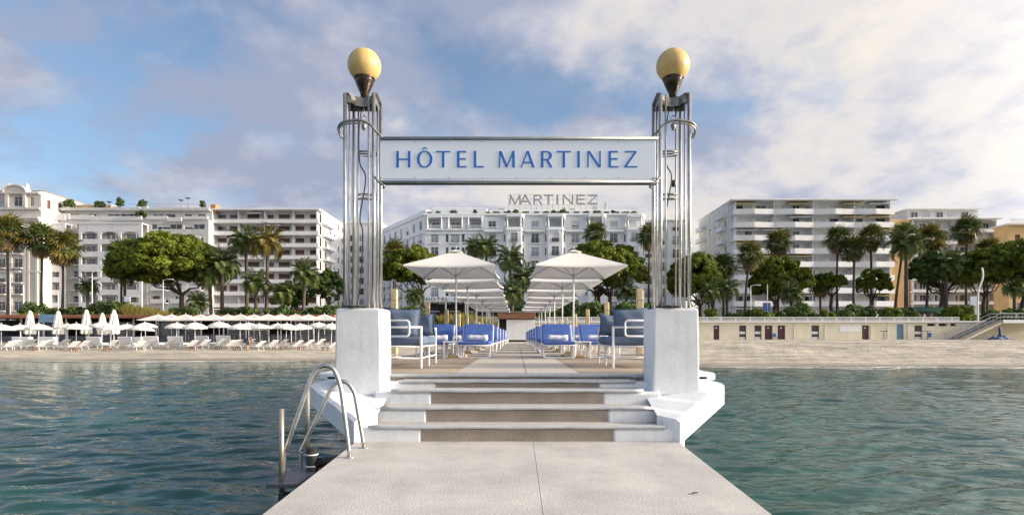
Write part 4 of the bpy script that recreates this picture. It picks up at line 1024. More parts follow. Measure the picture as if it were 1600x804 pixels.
for z in (.12, .42): MB().cbox(wx0-ox, wxx(1500), -.05, .05, z, z+.13, .02).build('rail', 'white_rail', rl)
pm = MB().box(-.05,.05,-.035,.035,0,.56).mesh('post', 'white_rail'); x = wx0-ox+.2
while x < wxx(1500): inst('post', pm, rl, (x, 0, 0)); x += 2.05
# stairs down to the beach
st = thing('beach_stairs', 'grey concrete stairs with pipe handrails at the right end of the beach wall', 'stairs', (X(1485, 78), 78, 1.2))
sx0, sx1 = 0.0, X(1555, 78)-X(1485, 78); nst = 15; z1 = Z(500, 78)-1.2
for k in range(nst): MB().box(sx0+(sx1-sx0)*k/nst, sx0+(sx1-sx0)*(k+1)/nst+.12, -1.0, .8, z1*(k+1)/nst-.22, z1*(k+1)/nst).build('step', 'paving', st)
b = MB().plate([(sx0+.2,-.3),(sx0+.8,-.3),(sx1+.2,z1-.45),(sx1+.2,z1-.1)], -1.0, -.88); b.build('stringer', 'cream_wall', st)
MB().cbox(sx1+.14, sx1+9.5, -1.1, 2.3, z1-.3, z1, .02).build('landing', 'paving', st)
MB().cbox(sx1+.1, sx1+9.5, -1.16, -1.105, z1-.42, z1+.03, .02).build('landing_edge', 'white_rail', st)
for y in (-1.0, .8):
    for h in (.45, .95):
        MB().tube([(sx0-.3, y, h-.1), (sx1, y, z1+h), (sx1+9, y, z1+h)], .028, 6).build('handrail', 'iron_pale', st)
    for k in range(16):
        t = k/15; x = sx0+(sx1+9-sx0)*t; z = z1*min(1, (x-sx0)/(sx1-sx0)); MB().tube([(x,y,z-.02),(x,y,z+.95)], .02, 6).build('baluster', 'iron_pale', st)
# small beach furniture by the wall
for px, lab in ((1381, 'dark outdoor shower post with flat top beside the cream wall'), (1449, 'dark post with flat top and blue bin near the stairs')):
    d = 78.6; t = thing('shower_post', lab, 'shower', (X(px, d), d, bz(X(px, d), d))); MB().tube([(0,0,-.1),(0,0,1.15)], .05, 8).build('post', 'iron', t); MB().cbox(-.5,.5,-.18,.18,1.15,1.25,.02).build('top', 'iron', t); MB().lathe([(.3,-.02),(.3,.05),(.25,.07)], 12).build('foot', 'paving', t)
d = 78.2; t = thing('waste_bin', 'blue bin hanging at the dark post near the stairs', 'bin', (X(1453, d), d, bz(X(1453, d), d))); MB().lathe([(.2,.35),(.26,.9),(.28,.95)], 12).build('bag', 'blue_plastic', t); MB().tube([(0,.2,-.1),(0,.2,1.0)], .03, 6).build('post', 'iron', t)
t = thing('plastic_chair', 'small blue chair between two maroon cabin doors', 'chair', (X(1211, 79), 79, bz(X(1211, 79), 79)))
MB().cbox(-.25,.25,-.25,.25,.4,.46,.02).build('seat', 'blue_plastic', t); MB().cbox(-.25,.25,.2,.26,.46,.9,.02).build('backrest', 'blue_plastic', t)
for (x, y) in ((-.2,-.2),(.2,-.2),(-.2,.2),(.2,.2)): MB().box(x-.025,x+.025,y-.025,y+.025,-.03,.4).build('leg', 'blue_plastic', t)
# heap of blue tarpaulin
t = thing('tarpaulin_heap', 'heap of blue tarpaulin under the landing at the right', 'tarpaulin', (X(1562, 76.5), 76.5, bz(X(1562, 76.5), 76.5)))
b = MB(); V = []; F = []; n = 22
for i in range(n+1):
    for j in range(n+1):
        u = -1+2*i/n; v = -1+2*j/n; r_ = min(1, math.hypot(u, v)); h = .95*(1-r_)**.7*(.6+.25*math.sin(u*7+v*3)+.2*math.sin(v*9-u*4)); V.append((u*1.6, v*.8, max(h, -.05)+.05*random.random()))
for i in range(n):
    for j in range(n): q = i*(n+1)+j; F.append((q, q+n+1, q+n+2, q+1))
b.add(V, F).build('cloth', 'tarp', t); MB().lathe([(.14,.3),(.16,1.6),(.06,1.75)], 10, (.1,.1)).build('roll', 'tarp', t, True)
# kiosk with green awning
kd = 90; t = thing('kiosk', 'promenade kiosk with dark green awning behind three people', 'kiosk', (X(1447, kd), kd, PZ))
MB().cbox(-2.2,2.2,.8,3.4,0,2.5,.03).build('cabin', 'door_dark', t); MB().cbox(-2.5,2.5,-.2,3.6,2.5,2.7,.03).build('roof', 'awning_green', t)
MB().add([(-2.9,-1.4,2.05),(2.9,-1.4,2.05),(2.5,-.2,2.62),(-2.5,-.2,2.62),(-2.9,-1.4,1.9),(2.9,-1.4,1.9)], [(0,1,2,3),(4,5,1,0)]).build('awning', 'awning_green', t)
for x in (-2.6, 2.6): MB().tube([(x,-1.2,0),(x,-1.2,2.1)], .03, 6).build('post', 'iron', t)
MB().cbox(-2.0,2.0,.4,.8,0,1.05,.02).build('counter', 'bar_wood', t)
# lamp posts and signs on the promenade
def lamp(px, ytop, d, lab, z0=PZ, head=True):
    t = thing('street_lamp', lab, 'street lamp', (X(px, d), d, z0)); h = Z(ytop, d)-z0
    MB().tube([(0,0,0),(0,0,h)], [.09,.05], 8).build('pole', 'pole_white', t, True)
    if head:
        MB().tube([(0,0,h-.05),(.5,0,h+.1),(1.0,0,h+.08)], .035, 6).build('arm', 'pole_white', t); MB().cbox(.8,1.5,-.12,.12,h+.03,h+.14,.03).build('lamp_head', 'pole_white', t)
    MB().lathe([(.16,0),(.16,.25),(.1,.3)], 10).build('foot', 'pole_white', t)
lamp(16, 425, 84, 'slim white street lamp at the far left of the promenade'); lamp(144, 425, 84, 'slim white street lamp left of the big pine')
lamp(255, 437, 84, 'slim white street lamp under the big pine'); lamp(1173, 446, 84, 'white street lamp behind the cabin wall left of the round pine')
lamp(1199, 444, 86, 'white street lamp right beside the blue poster panel', head=False); lamp(91, 455, 82, 'white mast beside the closed parasols', head=False)
lamp(37, 445, 82, 'short white mast at the left terrace', head=False)
t = thing('wave_mast', 'tall white curved mast at the top of the beach stairs', 'mast', (X(1528, 80.6), 80.6, PZ)); h = Z(418, 80.6)-PZ
MB().tube(smooth_path([(0,0,0),(0,0,h*.45),(.15,0,h*.62),(.62,0,h*.78),(.72,0,h*.9),(.55,0,h)], 5), .11, 8).build('pole', 'pole_white', t, True); MB().lathe([(.25,0),(.25,.15),(.14,.2)], 10).build('foot', 'pole_white', t)
for px, py0, py1, w, d, mt, lab in ((1198,473,487,1.1,86,'sign_panel_blue','blue poster panel on the promenade left of the pine trunk'),(1522,463,492,1.2,86,'sign_white','pale poster panel beside the curved mast'),(199,463,484,.9,86,'sign_white','pale advertising panel under the left pine'),(960,480,485,.0,86,'','')):
    if not mt: continue
    t = thing('poster_panel', lab, 'sign', (X(px, d), d, PZ)); z0, z1_ = Z(py1, d)-PZ, Z(py0, d)-PZ
    MB().cbox(-w/2,w/2,-.06,.06,z0,z1_,.02).build('panel', mt, t); MB().cbox(-w/2-.06,w/2+.06,-.03,.03,z0-.06,z1_+.06,.01).build('frame', 'iron_pale', t)
    MB().box(-.08,.08,-.04,.04,0,z0).build('post', 'iron_pale', t)
d = 84; t = thing('traffic_sign', 'round red no-entry sign behind the right umbrella row', 'sign', (X(957, d), d, PZ-2.0)); z = Z(482, d)-PZ+2
b = MB(); b.T = Matrix.Translation((0,0,z)) @ Matrix.Rotation(R(90), 4, 'X'); b.lathe([(.3,0),(.3,.03)], 20); b.build('disc', 'sign_red', t); MB().box(-.18,.18,-.045,-.033,z-.04,z+.04).build('bar', 'white_rail', t); MB().tube([(0,.05,0),(0,.05,z+.2)], .03, 6).build('post', 'iron_pale', t)
d = 84; t = thing('direction_sign', 'pale direction sign between the parasols right of the bar', 'sign', (X(910, d), d, PZ-1)); z = Z(484, d)-PZ+1
for k in range(3): MB().cbox(-.38,.38,-.03,.03,z+.28*k-.5,z+.28*k-.28,.01).build('panel', 'frame_white', t)
MB().tube([(0,.06,0),(0,.06,z+.4)], .035, 6).build('post', 'iron_pale', t)
# ------------------------------------------------------------------ buildings
WC = {}
def win_meshes(w, h, kind):
    key = (round(w, 2), round(h, 2), kind)
    if key in WC: return WC[key]
    f = MB(); e = .07
    f.box(-w/2, -w/2+e, -.05, .03, 0, h); f.box(w/2-e, w/2, -.05, .03, 0, h); f.box(-w/2+e, w/2-e, -.05, .03, 0, e); f.box(-w/2+e, w/2-e, -.05, .03, h-e, h)
    if kind in ('casement', 'curtain'):
        f.box(-.05, .05, -.045, .03, e, h-e); f.box(-w/2+e, -.05, -.04, .03, h*.70, h*.70+.06); f.box(.05, w/2-e, -.04, .03, h*.70, h*.70+.06)
    elif kind == 'slide': f.box(-.04, .04, -.045, .03, e, h-e)
    p = MB()
    if kind == 'half':
        p.box(-w/2+e, w/2-e, .0, .05, e, h*.45)
    else: p.box(-w/2+e, w/2-e, .0, .05, e, h-e)
    pm = {'casement': 'pane', 'curtain': 'pane_curtain', 'slide': 'pane', 'dark': 'pane', 'brown': 'shutter_brown', 'white': 'shutter_white', 'half': 'pane'}[kind]
    if kind in ('brown', 'white'):
        p = MB(); n = 9
        for i in range(n): p.box(-w/2+e, w/2-e, -.02+.008*(i % 2), .05, e+(h-2*e)*i/n, e+(h-2*e)*(i+1)/n)
    s = None
    if kind == 'half': s = MB().box(-w/2+e, w/2-e, -.02, .05, h*.45, h-e).mesh('blind', 'shutter_white')
    WC[key] = (f.mesh('window', 'frame_white' if kind != 'brown' else 'shutter_brown'), p.mesh('pane' if kind not in ('brown', 'white') else 'shutter', pm), s)
    return WC[key]
class Face:
    def __init__(s, root, x, y, ang=0, zoff=0): s.root = root; s.x = x; s.y = y; s.a = ang; s.c, s.n = math.cos(ang), math.sin(ang)
    def loc(s, u, v, z): return (s.x+u*s.c-v*s.n, s.y+u*s.n+v*s.c, z)
    def part(s, b, name, m, smooth=False): return b.build(name, m, s.root, smooth, loc=(s.x, s.y, 0), rz=s.a)
    def window(s, u, z, w, h, kind, v=.16):
        f, p, b = win_meshes(w, h, kind); o = inst('window', f, s.root, s.loc(u, v, z), s.a)
        inst('shutter' if kind in ('brown', 'white') else 'pane', p, o)
        if b: inst('blind', b, o)
        return o
    def put(s, name, me, u, v, z, parent=None): return inst(name, me, s.root, s.loc(u, v, z), s.a)
def rail_mesh(w, h, mt, step=.22, name='railing', fill=None):
    b = MB(); b.box(-w/2, w/2, -.03, .03, h-.05, h); b.box(-w/2, w/2, -.02, .02, .06, .1)
    n = max(2, int(w/step))
    for i in range(n+1): x = -w/2+.02+(w-.04)*i/n; b.box(x-.016, x+.016, -.014, .014, .1, h-.05)
    return b.mesh(name, mt)
# ---- the hotel
HD = 140.0
ht = thing('grand_hotel', 'large white seven-storey hotel with bay windows and MARTINEZ roof letters', 'hotel', (0, HD, PZ))
def hu(px): return X(px, HD)
def hz(py): return Z(py, HD)-PZ
F0 = Face(ht, 0, 0)
rows = [350, 372, 393, 414, 435, 456, 478]
u0, u1 = hu(664), hu(1003)
plain = [679, 742, 769, 836, 899, 959]; mid = 711; bays = [803, 867, 930, 990]
ops = []
ck = ['casement', 'curtain', 'half', 'curtain', 'casement', 'curtain']
for i, py in enumerate(rows):
    zc = hz(py); h = 2.3 if i else 1.9
    for px in plain:
        q = 1.75 if i == 0 and px < 750 else .95
        ops.append((hu(px)-q, hu(px)+q, zc-1.15, hz(341.5) if q > 1 else zc-1.15+h))
    q = 1.9 if i == 0 else 1.1; ops.append((hu(mid)-q, hu(mid)+q, zc-1.15, hz(341.5) if i == 0 else zc-1.15+h))
    for o_ in (-12.5, 12.5):
        if i: ops.append((hu(mid+o_)-.4, hu(mid+o_)+.4, zc-1.0, zc+1.1))
    if i == 0:
        for px in bays: ops.append((hu(px)-2.3, hu(px)+2.3, zc-1.15, hz(341)))
top = hz(337)
F0.part(wall_mesh(u0, u1, 0, top, ops, .4), 'wall', 'hotel_white')
F0.part(MB().box(u0, u1, .42, 30, 0, hz(356.6)), 'body', 'hotel_white'); F0.part(MB().box(u0, u1, 1.9, 30, hz(356.6)+.002, top-.02), 'upper_body', 'hotel_white'); F0.part(MB().box(u0, u1, .45, 1.88, hz(341), top-.03), 'loggia_ceiling', 'hotel_white')
for i, py in enumerate(rows):
    zc = hz(py); h = 2.3 if i else 1.9
    for k, px in enumerate(plain+[mid]): F0.window(hu(px), zc-1.15, 1.9 if px != mid else 2.2, h, ck[(i*3+k*5) % 6], 1.8 if i == 0 and px < 750 else .2)
    if i:
        for o_ in (-12.5, 12.5): F0.window(hu(mid+o_), zc-1.0, .8, 2.1, 'dark', .2)
    else:
        for px in bays: F0.window(hu(px), zc-1.15, 2.2, 1.9, 'half', 1.8)
rm = rail_mesh(2.3, .85, 'iron')
slabm = MB().cbox(-1.25,1.25,-.55,-.004,-.2,0,.03).mesh('balcony', 'hotel_white')
for i, py in enumerate(rows):
    if i == 0: continue
    for px in plain+[mid]:
        F0.put('balcony', slabm, hu(px), 0, hz(py)-1.2); F0.put('railing', rm, hu(px), -.5, hz(py)-1.2)
# projecting bays
for bi, px in enumerate(bays):
    uc = hu(px); hwf, hwb, pr = 1.75, 2.75, 1.3; zt = hz(361)
    bop = [(uc-.9, uc+.9, hz(py)-1.15, hz(py)+1.15) for py in rows[1:]]
    F0.part(wall_mesh(uc-hwf, uc+hwf, 0, zt, bop, .3, v0=-pr), 'bay_front', 'hotel_white')
    for s in (-1, 1):
        q = [(uc+s*hwb, -.002), (uc+s*hwf, -pr), (uc+s*(hwf-.0), -.002)]
        if s < 0: q = [q[0], q[1], q[2]]
        else: q = [q[2], q[1], q[0]]
        F0.part(MB().prism(q, 0, zt), 'bay_side', 'hotel_white')
        for py in rows[1:]:
            a = math.atan2(pr, hwb-hwf); mx, my = uc+s*(hwb+hwf)/2, -pr/2
            f, p, _ = win_meshes(.6, 1.9, 'dark'); ang = s*(a); o = inst('window', f, ht, (mx-0.0+s*.05, my-.03, hz(py)-1.0), ang); inst('pane', p, o)
    for i, py in enumerate(rows[1:]):
        F0.window(uc, hz(py)-1.15, 1.8, 2.3, ['curtain', 'half', 'casement', 'curtain', 'half', 'casement'][(i+bi) % 6], -pr+.14)
        F0.put('railing', rail_mesh(1.8, .8, 'iron') if i == 99 else rm, uc, -pr-.1, hz(py)-1.15)
    b = MB()   # arched hood above the upper bay window
    for k in range(12):
        a0, a1 = math.pi*k/12, math.pi*(k+1)/12
        pts = [(uc+.95*math.cos(a0), hz(372)+.75+.75*math.sin(a0)), (uc+1.12*math.cos(a0), hz(372)+.75+.92*math.sin(a0)), (uc+1.12*math.cos(a1), hz(372)+.75+.92*math.sin(a1)), (uc+.95*math.cos(a1), hz(372)+.75+.75*math.sin(a1))]
        b.plate(pts, -pr-.12, -pr-.003)
    F0.part(b, 'arch_hood', 'hotel_white')
    # loggia on the bay: floor, balustrade, columns, roof
    pl_ = [(uc-hwb-.2, -.003), (uc-hwf-.15, -pr-.25), (uc+hwf+.15, -pr-.25), (uc+hwb+.2, -.003)]
    F0.part(MB().prism(pl_, zt, zt+.3), 'bay_cornice', 'hotel_white')
    F0.part(MB().prism([(p[0]*1, p[1]) for p in pl_], hz(340), hz(335.5)), 'bay_roof', 'hotel_white')
    F0.part(MB().prism([(uc-hwb, -.003), (uc-hwf, -pr), (uc+hwf, -pr), (uc+hwb, -.003)], zt+.3, hz(355.5)), 'balustrade', 'hotel_white')
    for (x, y) in ((uc-hwf+.1, -pr+.2), (uc+hwf-.1, -pr+.2), (uc-hwf-.6, -.5), (uc+hwf+.6, -.5)):
        F0.part(MB().lathe([(.26, hz(355.5)), (.22, hz(355.5)+.3), (.19, hz(340)-.25), (.27, hz(340))], 10, (x, y)), 'column', 'hotel_white', True)
# balconies with balustrades between the bays on the upper floor
def balustrade(ua, ub, z, v):
    b = MB(); b.box(ua, ub, v, v+.25, z+.75, z+.92); b.box(ua, ub, v, v+.25, z, z+.14); n = int((ub-ua)/.42)
    for i in range(n): x = ua+.2+(ub-ua-.4)*i/max(1, n-1); b.lathe([(.06, z+.14), (.11, z+.3), (.05, z+.62), (.08, z+.75)], 6, (x, v+.12))
    F0.part(b, 'balustrade', 'hotel_white'); F0.part(MB().cbox(ua-.1, ub+.1, v-.15, -.004, z-.35, z-.003, .05), 'balcony', 'hotel_white')
for a, c in ((757, 786), (820, 851), (884, 914), (946, 974)): balustrade(hu(a), hu(c), hz(361), -.95)
for px in (679, 711, 742): balustrade(hu(px)-2.1, hu(px)+2.1, hz(358), -.4)
for px in (668, 690, 701, 722, 732, 753): F0.part(MB().lathe([(.3, hz(357)), (.24, hz(356)+.1), (.21, hz(341)), (.3, hz(339))], 10, (hu(px), -.34)), 'column', 'hotel_white', True)
F0.part(MB().cbox(u0-.3, u1+.3, -.5, .3, top, top+.55, .08), 'cornice', 'hotel_white')
F0.part(MB().cbox(u0-.0, hu(758), -.25, -.004, hz(366), hz(363.5), .05), 'string_course', 'hotel_white')
F0.part(MB().cbox(hu(668), hu(756), -.55, .1, hz(340.5), top-.01, .05), 'entablature', 'hotel_white')
F0.part(MB().cbox(u0+1.5, hu(760), 2, 12, top+.5, hz(322), .1), 'attic', 'hotel_white')
F0.part(MB().cbox(hu(764), u1-2, 3, 14, top+.5, hz(324), .1), 'attic', 'hotel_white')
for k, px in enumerate(range(775, 990, 16)):
    f, p, _ = win_meshes(1.5, 1.1, 'dark'); o = inst('window', f, ht, (hu(px), 2.95, top+.7), 0); inst('pane', p, o)
for k in range(6): F0.part(MB().box(hu(690)+k*2.6, hu(690)+k*2.6+.1, 4, 4.1, hz(322), hz(314)), 'roof_mast', 'iron_pale') if k in (1, 3) else None
F0.part(MB().cbox(hu(716), hu(752), 5, 7, hz(322), hz(319.5), .05), 'roof_plant', 'sign_panel_blue')
for px, w, h in ((783, 1.6, 1.0), (884, .9, 1.2), (898, 1.2, 1.0), (935, 1.3, 1.6), (952, .6, 2.4)): F0.part(MB().cbox(hu(px)-w/2, hu(px)+w/2, 5, 6, hz(324), hz(324)+h, .06), 'roof_unit', 'apt_grey')
b = MB(); 
for z in (hz(321), hz(318)): b.box(hu(670), hu(1000), 3.2, 3.24, z, z+.05)
for k in range(40): x = hu(670)+(hu(1000)-hu(670))*k/39; b.box(x-.02, x+.02, 3.2, 3.24, hz(325), hz(318))
F0.part(b, 'roof_railing', 'iron_pale')
mat('letter_grey', (0.34, 0.35, 0.37), 0.5)
LW = [('M',795,814),('A',812,830),('R',834,849),('T',851,866),('I',871,873.5),('N',881,898),('E',903,917),('Z',921,937)]
for ch, a, c in LW: letter(ch, hu(c)-hu(a), hz(298)-hz(313.5), ht, 'roof_letter', 'letter_grey', (hu(a), 4.0, hz(313.5)), .3, .17, .15)
b = MB()
for py in (297.5, 305, 314): b.box(hu(794), hu(937), 4.1, 4.16, hz(py)-.03, hz(py)+.03)
for k in range(17): x = hu(794)+(hu(937)-hu(794))*k/16; b.box(x-.035, x+.035, 4.1, 4.17, hz(324), hz(297))
F0.part(b, 'letter_frame', 'iron_pale')
# entrance canopy with lettering
F0.part(MB().cbox(hu(668), hu(800), -4.5, -.01, hz(473), hz(466), .08), 'entrance_canopy', 'hotel_white')
x = hu(670)
for ch, w in (('H',1.1),('Ô',1.25),('T',1.1),('E',.85),('L',.85),(' ',.9),('M',1.35),('A',1.2),('R',1.0),('T',1.1),('I',.35),('N',1.1),('E',.85),('Z',1.0)):
    if ch != ' ': letter(ch, w*.8, .85, ht, 'canopy_letter', 'iron', (x, -4.502, hz(471.3)), .05, .2, .14)
    x += w+.12
for px in (672, 700, 730, 765, 798): F0.part(MB().box(hu(px)-.15, hu(px)+.15, -4.3, -4.0, 0, hz(473)), 'post', 'hotel_white')
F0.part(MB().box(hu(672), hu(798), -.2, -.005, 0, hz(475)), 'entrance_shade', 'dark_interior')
# right set-back part and the oblique left wing
F1 = Face(ht, 0, 3.0)
ops = [(hu(p)-.9, hu(p)+.9, hz(py)-1.1, hz(py)+1.1) for py in rows for p in (1018, 1040, 1062)]
F1.part(wall_mesh(hu(1003)+.01, hu(1075), 0, hz(341), ops, .4), 'wall', 'hotel_white'); F1.part(MB().box(hu(1003)+.01, hu(1075), .42, 20, 0, hz(341)), 'body', 'hotel_white')
for i, py in enumerate(rows):
    for k, p in enumerate((1018, 1040, 1062)): F1.window(hu(p), hz(py)-1.1, 1.8, 2.2, ck[(i+k) % 6], .2); F1.put('railing', rm, hu(p), -.1, hz(py)-1.1)
F1.part(MB().cbox(hu(1003), hu(1075)+.3, -.4, .4, hz(341)+.003, hz(338.5), .06), 'cornice', 'hotel_white')
ang = math.atan2(155-140, -33+22.9)      # direction away to the back-left
wl_ = 46.0
F2 = Face(ht, u0-math.cos(math.pi-ang)*wl_*-1*-1, wl_*math.sin(ang), ang-math.pi)
ops = []; us = [wl_-2.6-4.2*k for k in range(10)]
wt = hz(336.5)
for i, py in enumerate(rows):
    for u in us: ops.append((u-.75, u+.75, hz(py)-1.1, hz(py)+1.1))
F2.part(wall_mesh(0, wl_-.01, 0, wt, ops, .4), 'wall', 'hotel_white'); F2.part(MB().box(0, wl_-6, .42, 12, 0, wt-.01), 'body', 'hotel_white')
F2.part(MB().cbox(-.2, wl_-.2, -.45, .4, wt+.003, wt+.5, .06), 'cornice', 'hotel_white')
F2.part(MB().cbox(0, wl_-.2, -.3, -.004, hz(364), hz(362), .06), 'string_course', 'hotel_white')
F2.part(MB().cbox(8, wl_-3, 1.5, 8, wt, wt+2.2, .06), 'attic', 'hotel_white')
for i, py in enumerate(rows):
    for k, u in enumerate(us):
        F2.window(u, hz(py)-1.1, 1.5, 2.2, ck[(i*2+k) % 6], .2)
        if i: F2.put('railing', rm, u, -.35, hz(py)-1.15); F2.put('balcony', slabm, u, 0, hz(py)-1.15)

# ---- banded apartment blocks
def balcony_block(name, label, D_, px0, px1, ytop, fh, wins, wallm, parm, side, depth, kinds, rail=None, zig=0.0, awn=None, pent=True, proj=1.5, seed=1, parh=.95, skip=None):
    rnd = random.Random(seed); x0, x1 = X(px0, D_), X(px1, D_); t = thing(name, label, 'apartment block', ((x0+x1)/2, D_, PZ)); W_ = x1-x0
    f = Face(t, -W_/2, proj); H = Z(ytop, D_)-PZ; nf = int(H/fh); zb = H-nf*fh
    wu = [X(p, D_)-x0 for p in wins]; ops = []; spec = []
    for i in range(nf):
        z = zb+i*fh
        for k, u in enumerate(wu):
            w, kd = kinds[(k+i*0) % len(kinds)]
            if kd == 'mix': kd = rnd.choice(['brown', 'brown', 'dark', 'white'])
            if kd == 'mixw': kd = rnd.choice(['white', 'white', 'white', 'slide', 'dark', 'white'])
            if kd == 'mixd': kd = rnd.choice(['dark', 'slide', 'half', 'slide'])
            ops.append((u-w/2, u+w/2, z+.12, z+.12+2.25)); spec.append((u, z+.12, w, kd))
    f.part(wall_mesh(0, W_, 0, H, ops, .3), 'wall', wallm); f.part(MB().box(0, W_, .32, depth, 0, H-.02), 'body', wallm)
    for (u, z, w, kd) in spec: f.window(u, z, w, 2.25, kd, .14)
    # balconies: one slab and parapet per storey, with facets if zig
    for i in range(nf):
        z = zb+i*fh
        if zig:
            n = 8; pts = []
            for k in range(n+1):
                u = W_*k/n; pts.append((u, -proj-(zig if k % 2 else 0)))
            for k in range(n):
                (ua, va), (ub, vb) = pts[k], pts[k+1]
                f.part(MB().prism([(ua, -.004), (ua, va), (ub, vb), (ub, -.004)], z-.16, z+.06), 'balcony', parm)
                f.part(MB().prism([(ua+.0, va+.12), (ua, va), (ub, vb), (ub, vb+.12)], z+.06, z+parh), 'parapet', parm)
        else:
            f.part(MB().box(-.05, W_+.05, -proj, -.004, z-.18, z+.08), 'balcony', parm)
            f.part(MB().box(-.05, W_+.05, -proj, -proj+.12, z+.08, z+parh*.62), 'parapet', parm)
            if rail: f.part(MB().box(-.03, W_+.03, -proj+.03, -proj+.07, z+parh*.62+.22, z+parh*.62+.27).box(-.03, W_+.03, -proj+.03, -proj+.07, z+parh*.62+.06, z+parh*.62+.1), 'railing', rail)
        # party walls between flats
        for k, u in enumerate([W_*.02, W_*.26, W_*.5, W_*.76, W_*.98]): f.part(MB().box(u-.08, u+.08, -proj*.8, -.006, z+.09, z+fh-.2), 'partition', wallm)
        for k in range(6):
            if awn and rnd.random() < awn[1]:
                u = W_*(k+.5)/6; w = W_/6*.82; zz = z+fh-.35; f.part(MB().add([(u-w/2,-.1,zz+.12),(u+w/2,-.1,zz+.12),(u+w/2,-proj*.95,zz-.22),(u-w/2,-proj*.95,zz-.22),(u-w/2,-proj*.95,zz-.42),(u+w/2,-proj*.95,zz-.42)], [(0,1,2,3),(3,2,5,4)]), 'awning', awn[0] if rnd.random() < .6 else 'awning_white')
        # things on the balconies
    f.part(MB().cbox(-.5, W_+.5, -proj-.35, depth+.4, H, H+.35, .05), 'roof', parm)
    for k in range(7):
        u = W_*(.08+.13*k); w = rnd.uniform(.8, 2.2); h = rnd.uniform(.5, 1.3); f.part(MB().cbox(u, u+w, 4, 6, H+.35, H+.35+h, .05), 'roof_unit', rnd.choice([wallm, 'apt_grey', 'roof_grey']))
    # side face
    if side:
        s = -1 if side == 'left' else 1
        fs = Face(t, -W_/2 if s < 0 else W_/2+.0, proj+.3+ (depth-.3 if s < 0 else 0), R(-90) if s < 0 else R(90))
        so = []; us_ = [2.2+3.4*k for k in range(int((depth-3)/3.4)+1)]
        for i in range(nf):
            for u in us_: so.append((u-.6, u+.6, zb+i*fh+.7, zb+i*fh+2.2))
        fs.part(wall_mesh(0, depth-.3, 0, H-.01, so, .25, v0=-.26), 'side_wall', 'apt_cream' if zig else wallm)
        for i in range(nf):
            for k, u in enumerate(us_): fs.window(u, zb+i*fh+.7, 1.2, 1.5, rnd.choice(['white', 'dark', 'brown' if 'brown' in [q[1] for q in kinds] or any(q[1] == 'mix' for q in kinds) else 'white']), -.14)
            for q in ((0, 6.5) if s > 0 else (depth-7, depth-.5),) if not zig else ((depth-5.5, depth-1),):
                fs.part(MB().box(q[0], q[1], -1.5, -.27, zb+i*fh-.18, zb+i*fh+.08), 'balcony', parm); fs.part(MB().box(q[0], q[1], -1.5, -1.38, zb+i*fh+.08, zb+i*fh+.75), 'parapet', parm)
            if zig: fs.part(MB().box(.4, 5.5, -1.4, -.27, zb+i*fh-.18, zb+i*fh+.06), 'balcony', parm); fs.part(MB().box(.4, 5.5, -1.4, -1.28, zb+i*fh+.06, zb+i*fh+.8), 'parapet', parm)
    return t, f, W_, H, zb, nf
t2 = balcony_block('apartment_block', 'white apartment block with long balconies and brown shutters left of the gate', 138, 326, 497, 328, 2.95,
    [337, 361, 389, 413, 438, 463, 488], 'apt_pale', 'apt_white', 'right', 18, [(3.0,'mix'),(3.1,'mix'),(3.0,'brown'),(2.8,'mix'),(2.8,'brown'),(2.2,'brown'),(2.8,'brown')], rail='iron_pale', awn=('awning_white', .14), seed=4, proj=2.3, parh=1.15)
t3 = balcony_block('apartment_block', 'long white apartment block with faceted balconies right of the gate', 126, 1146, 1398, 313, 2.94,
    [1160, 1176, 1196, 1214, 1236, 1252, 1274, 1292, 1312, 1330, 1350, 1370, 1386], 'apt_white', 'apt_white', 'left', 21, [(2.2,'mixw'),(1.6,'mixw'),(2.4,'mixw'),(1.8,'white')], zig=.55, awn=('awning_yellow', .34), seed=9, proj=2.3, parh=1.02)
t4 = balcony_block('apartment_block', 'grey-white apartment block with deep balconies at the right behind pines', 140, 1427, 1562, 342, 3.0,
    [1436, 1452, 1468, 1486, 1502, 1518, 1536, 1552], 'apt_grey', 'apt_white', None, 16, [(2.0,'mixd'),(1.6,'mixd'),(2.2,'slide')], rail='iron_pale', seed=12, proj=2.2, parh=.85)
rt, f, W_, H, zb, nf = t4
f.part(MB().cbox(W_*.05, W_*.88, 1.2, 12, H+.36, H+3.0, .05), 'penthouse', 'apt_grey'); f.part(MB().cbox(W_*.0, W_*.92, .0, 13, H+3.0, H+3.25, .05), 'penthouse_roof', 'apt_white')
for k in range(5): f.window(W_*(.12+.15*k), H+.5, 1.8, 2.0, 'curtain' if k % 2 else 'slide', 1.1)
f.part(MB().cbox(-4.5, -.1, -1, 14, 0, H+.2, .06), 'side_wing', 'ochre_wall')
# ochre building between / right edge
oc = thing('ochre_building', 'ochre apartment building cut by the right edge of the picture', 'building', (X(1612, 128), 128, PZ)); f = Face(oc, 0, 0); H = Z(352, 128)-PZ
ops = [(u-.6, u+.6, .9+3.1*i, 2.5+3.1*i) for i in range(7) for u in (-3.2, 0.4, 4, 7.6)]
f.part(wall_mesh(-5.2, 14, 0, H, ops, .35), 'wall', 'ochre_wall'); f.part(MB().box(-5.2, 14, .36, 4, 0, H), 'body', 'ochre_wall')
for i in range(7):
    for u in (-3.2, 0.4, 4, 7.6): f.window(u, .9+3.1*i, 1.2, 1.6, 'brown' if (i+int(u)) % 2 else 'casement', .2)
f.part(MB().cbox(-5.8, 14.5, -.7, 4.5, H, H+.4, .06), 'roof', 'apt_cream'); f.put('railing', rail_mesh(19, 1.0, 'iron_pale'), 4.4, -.4, H+.4)
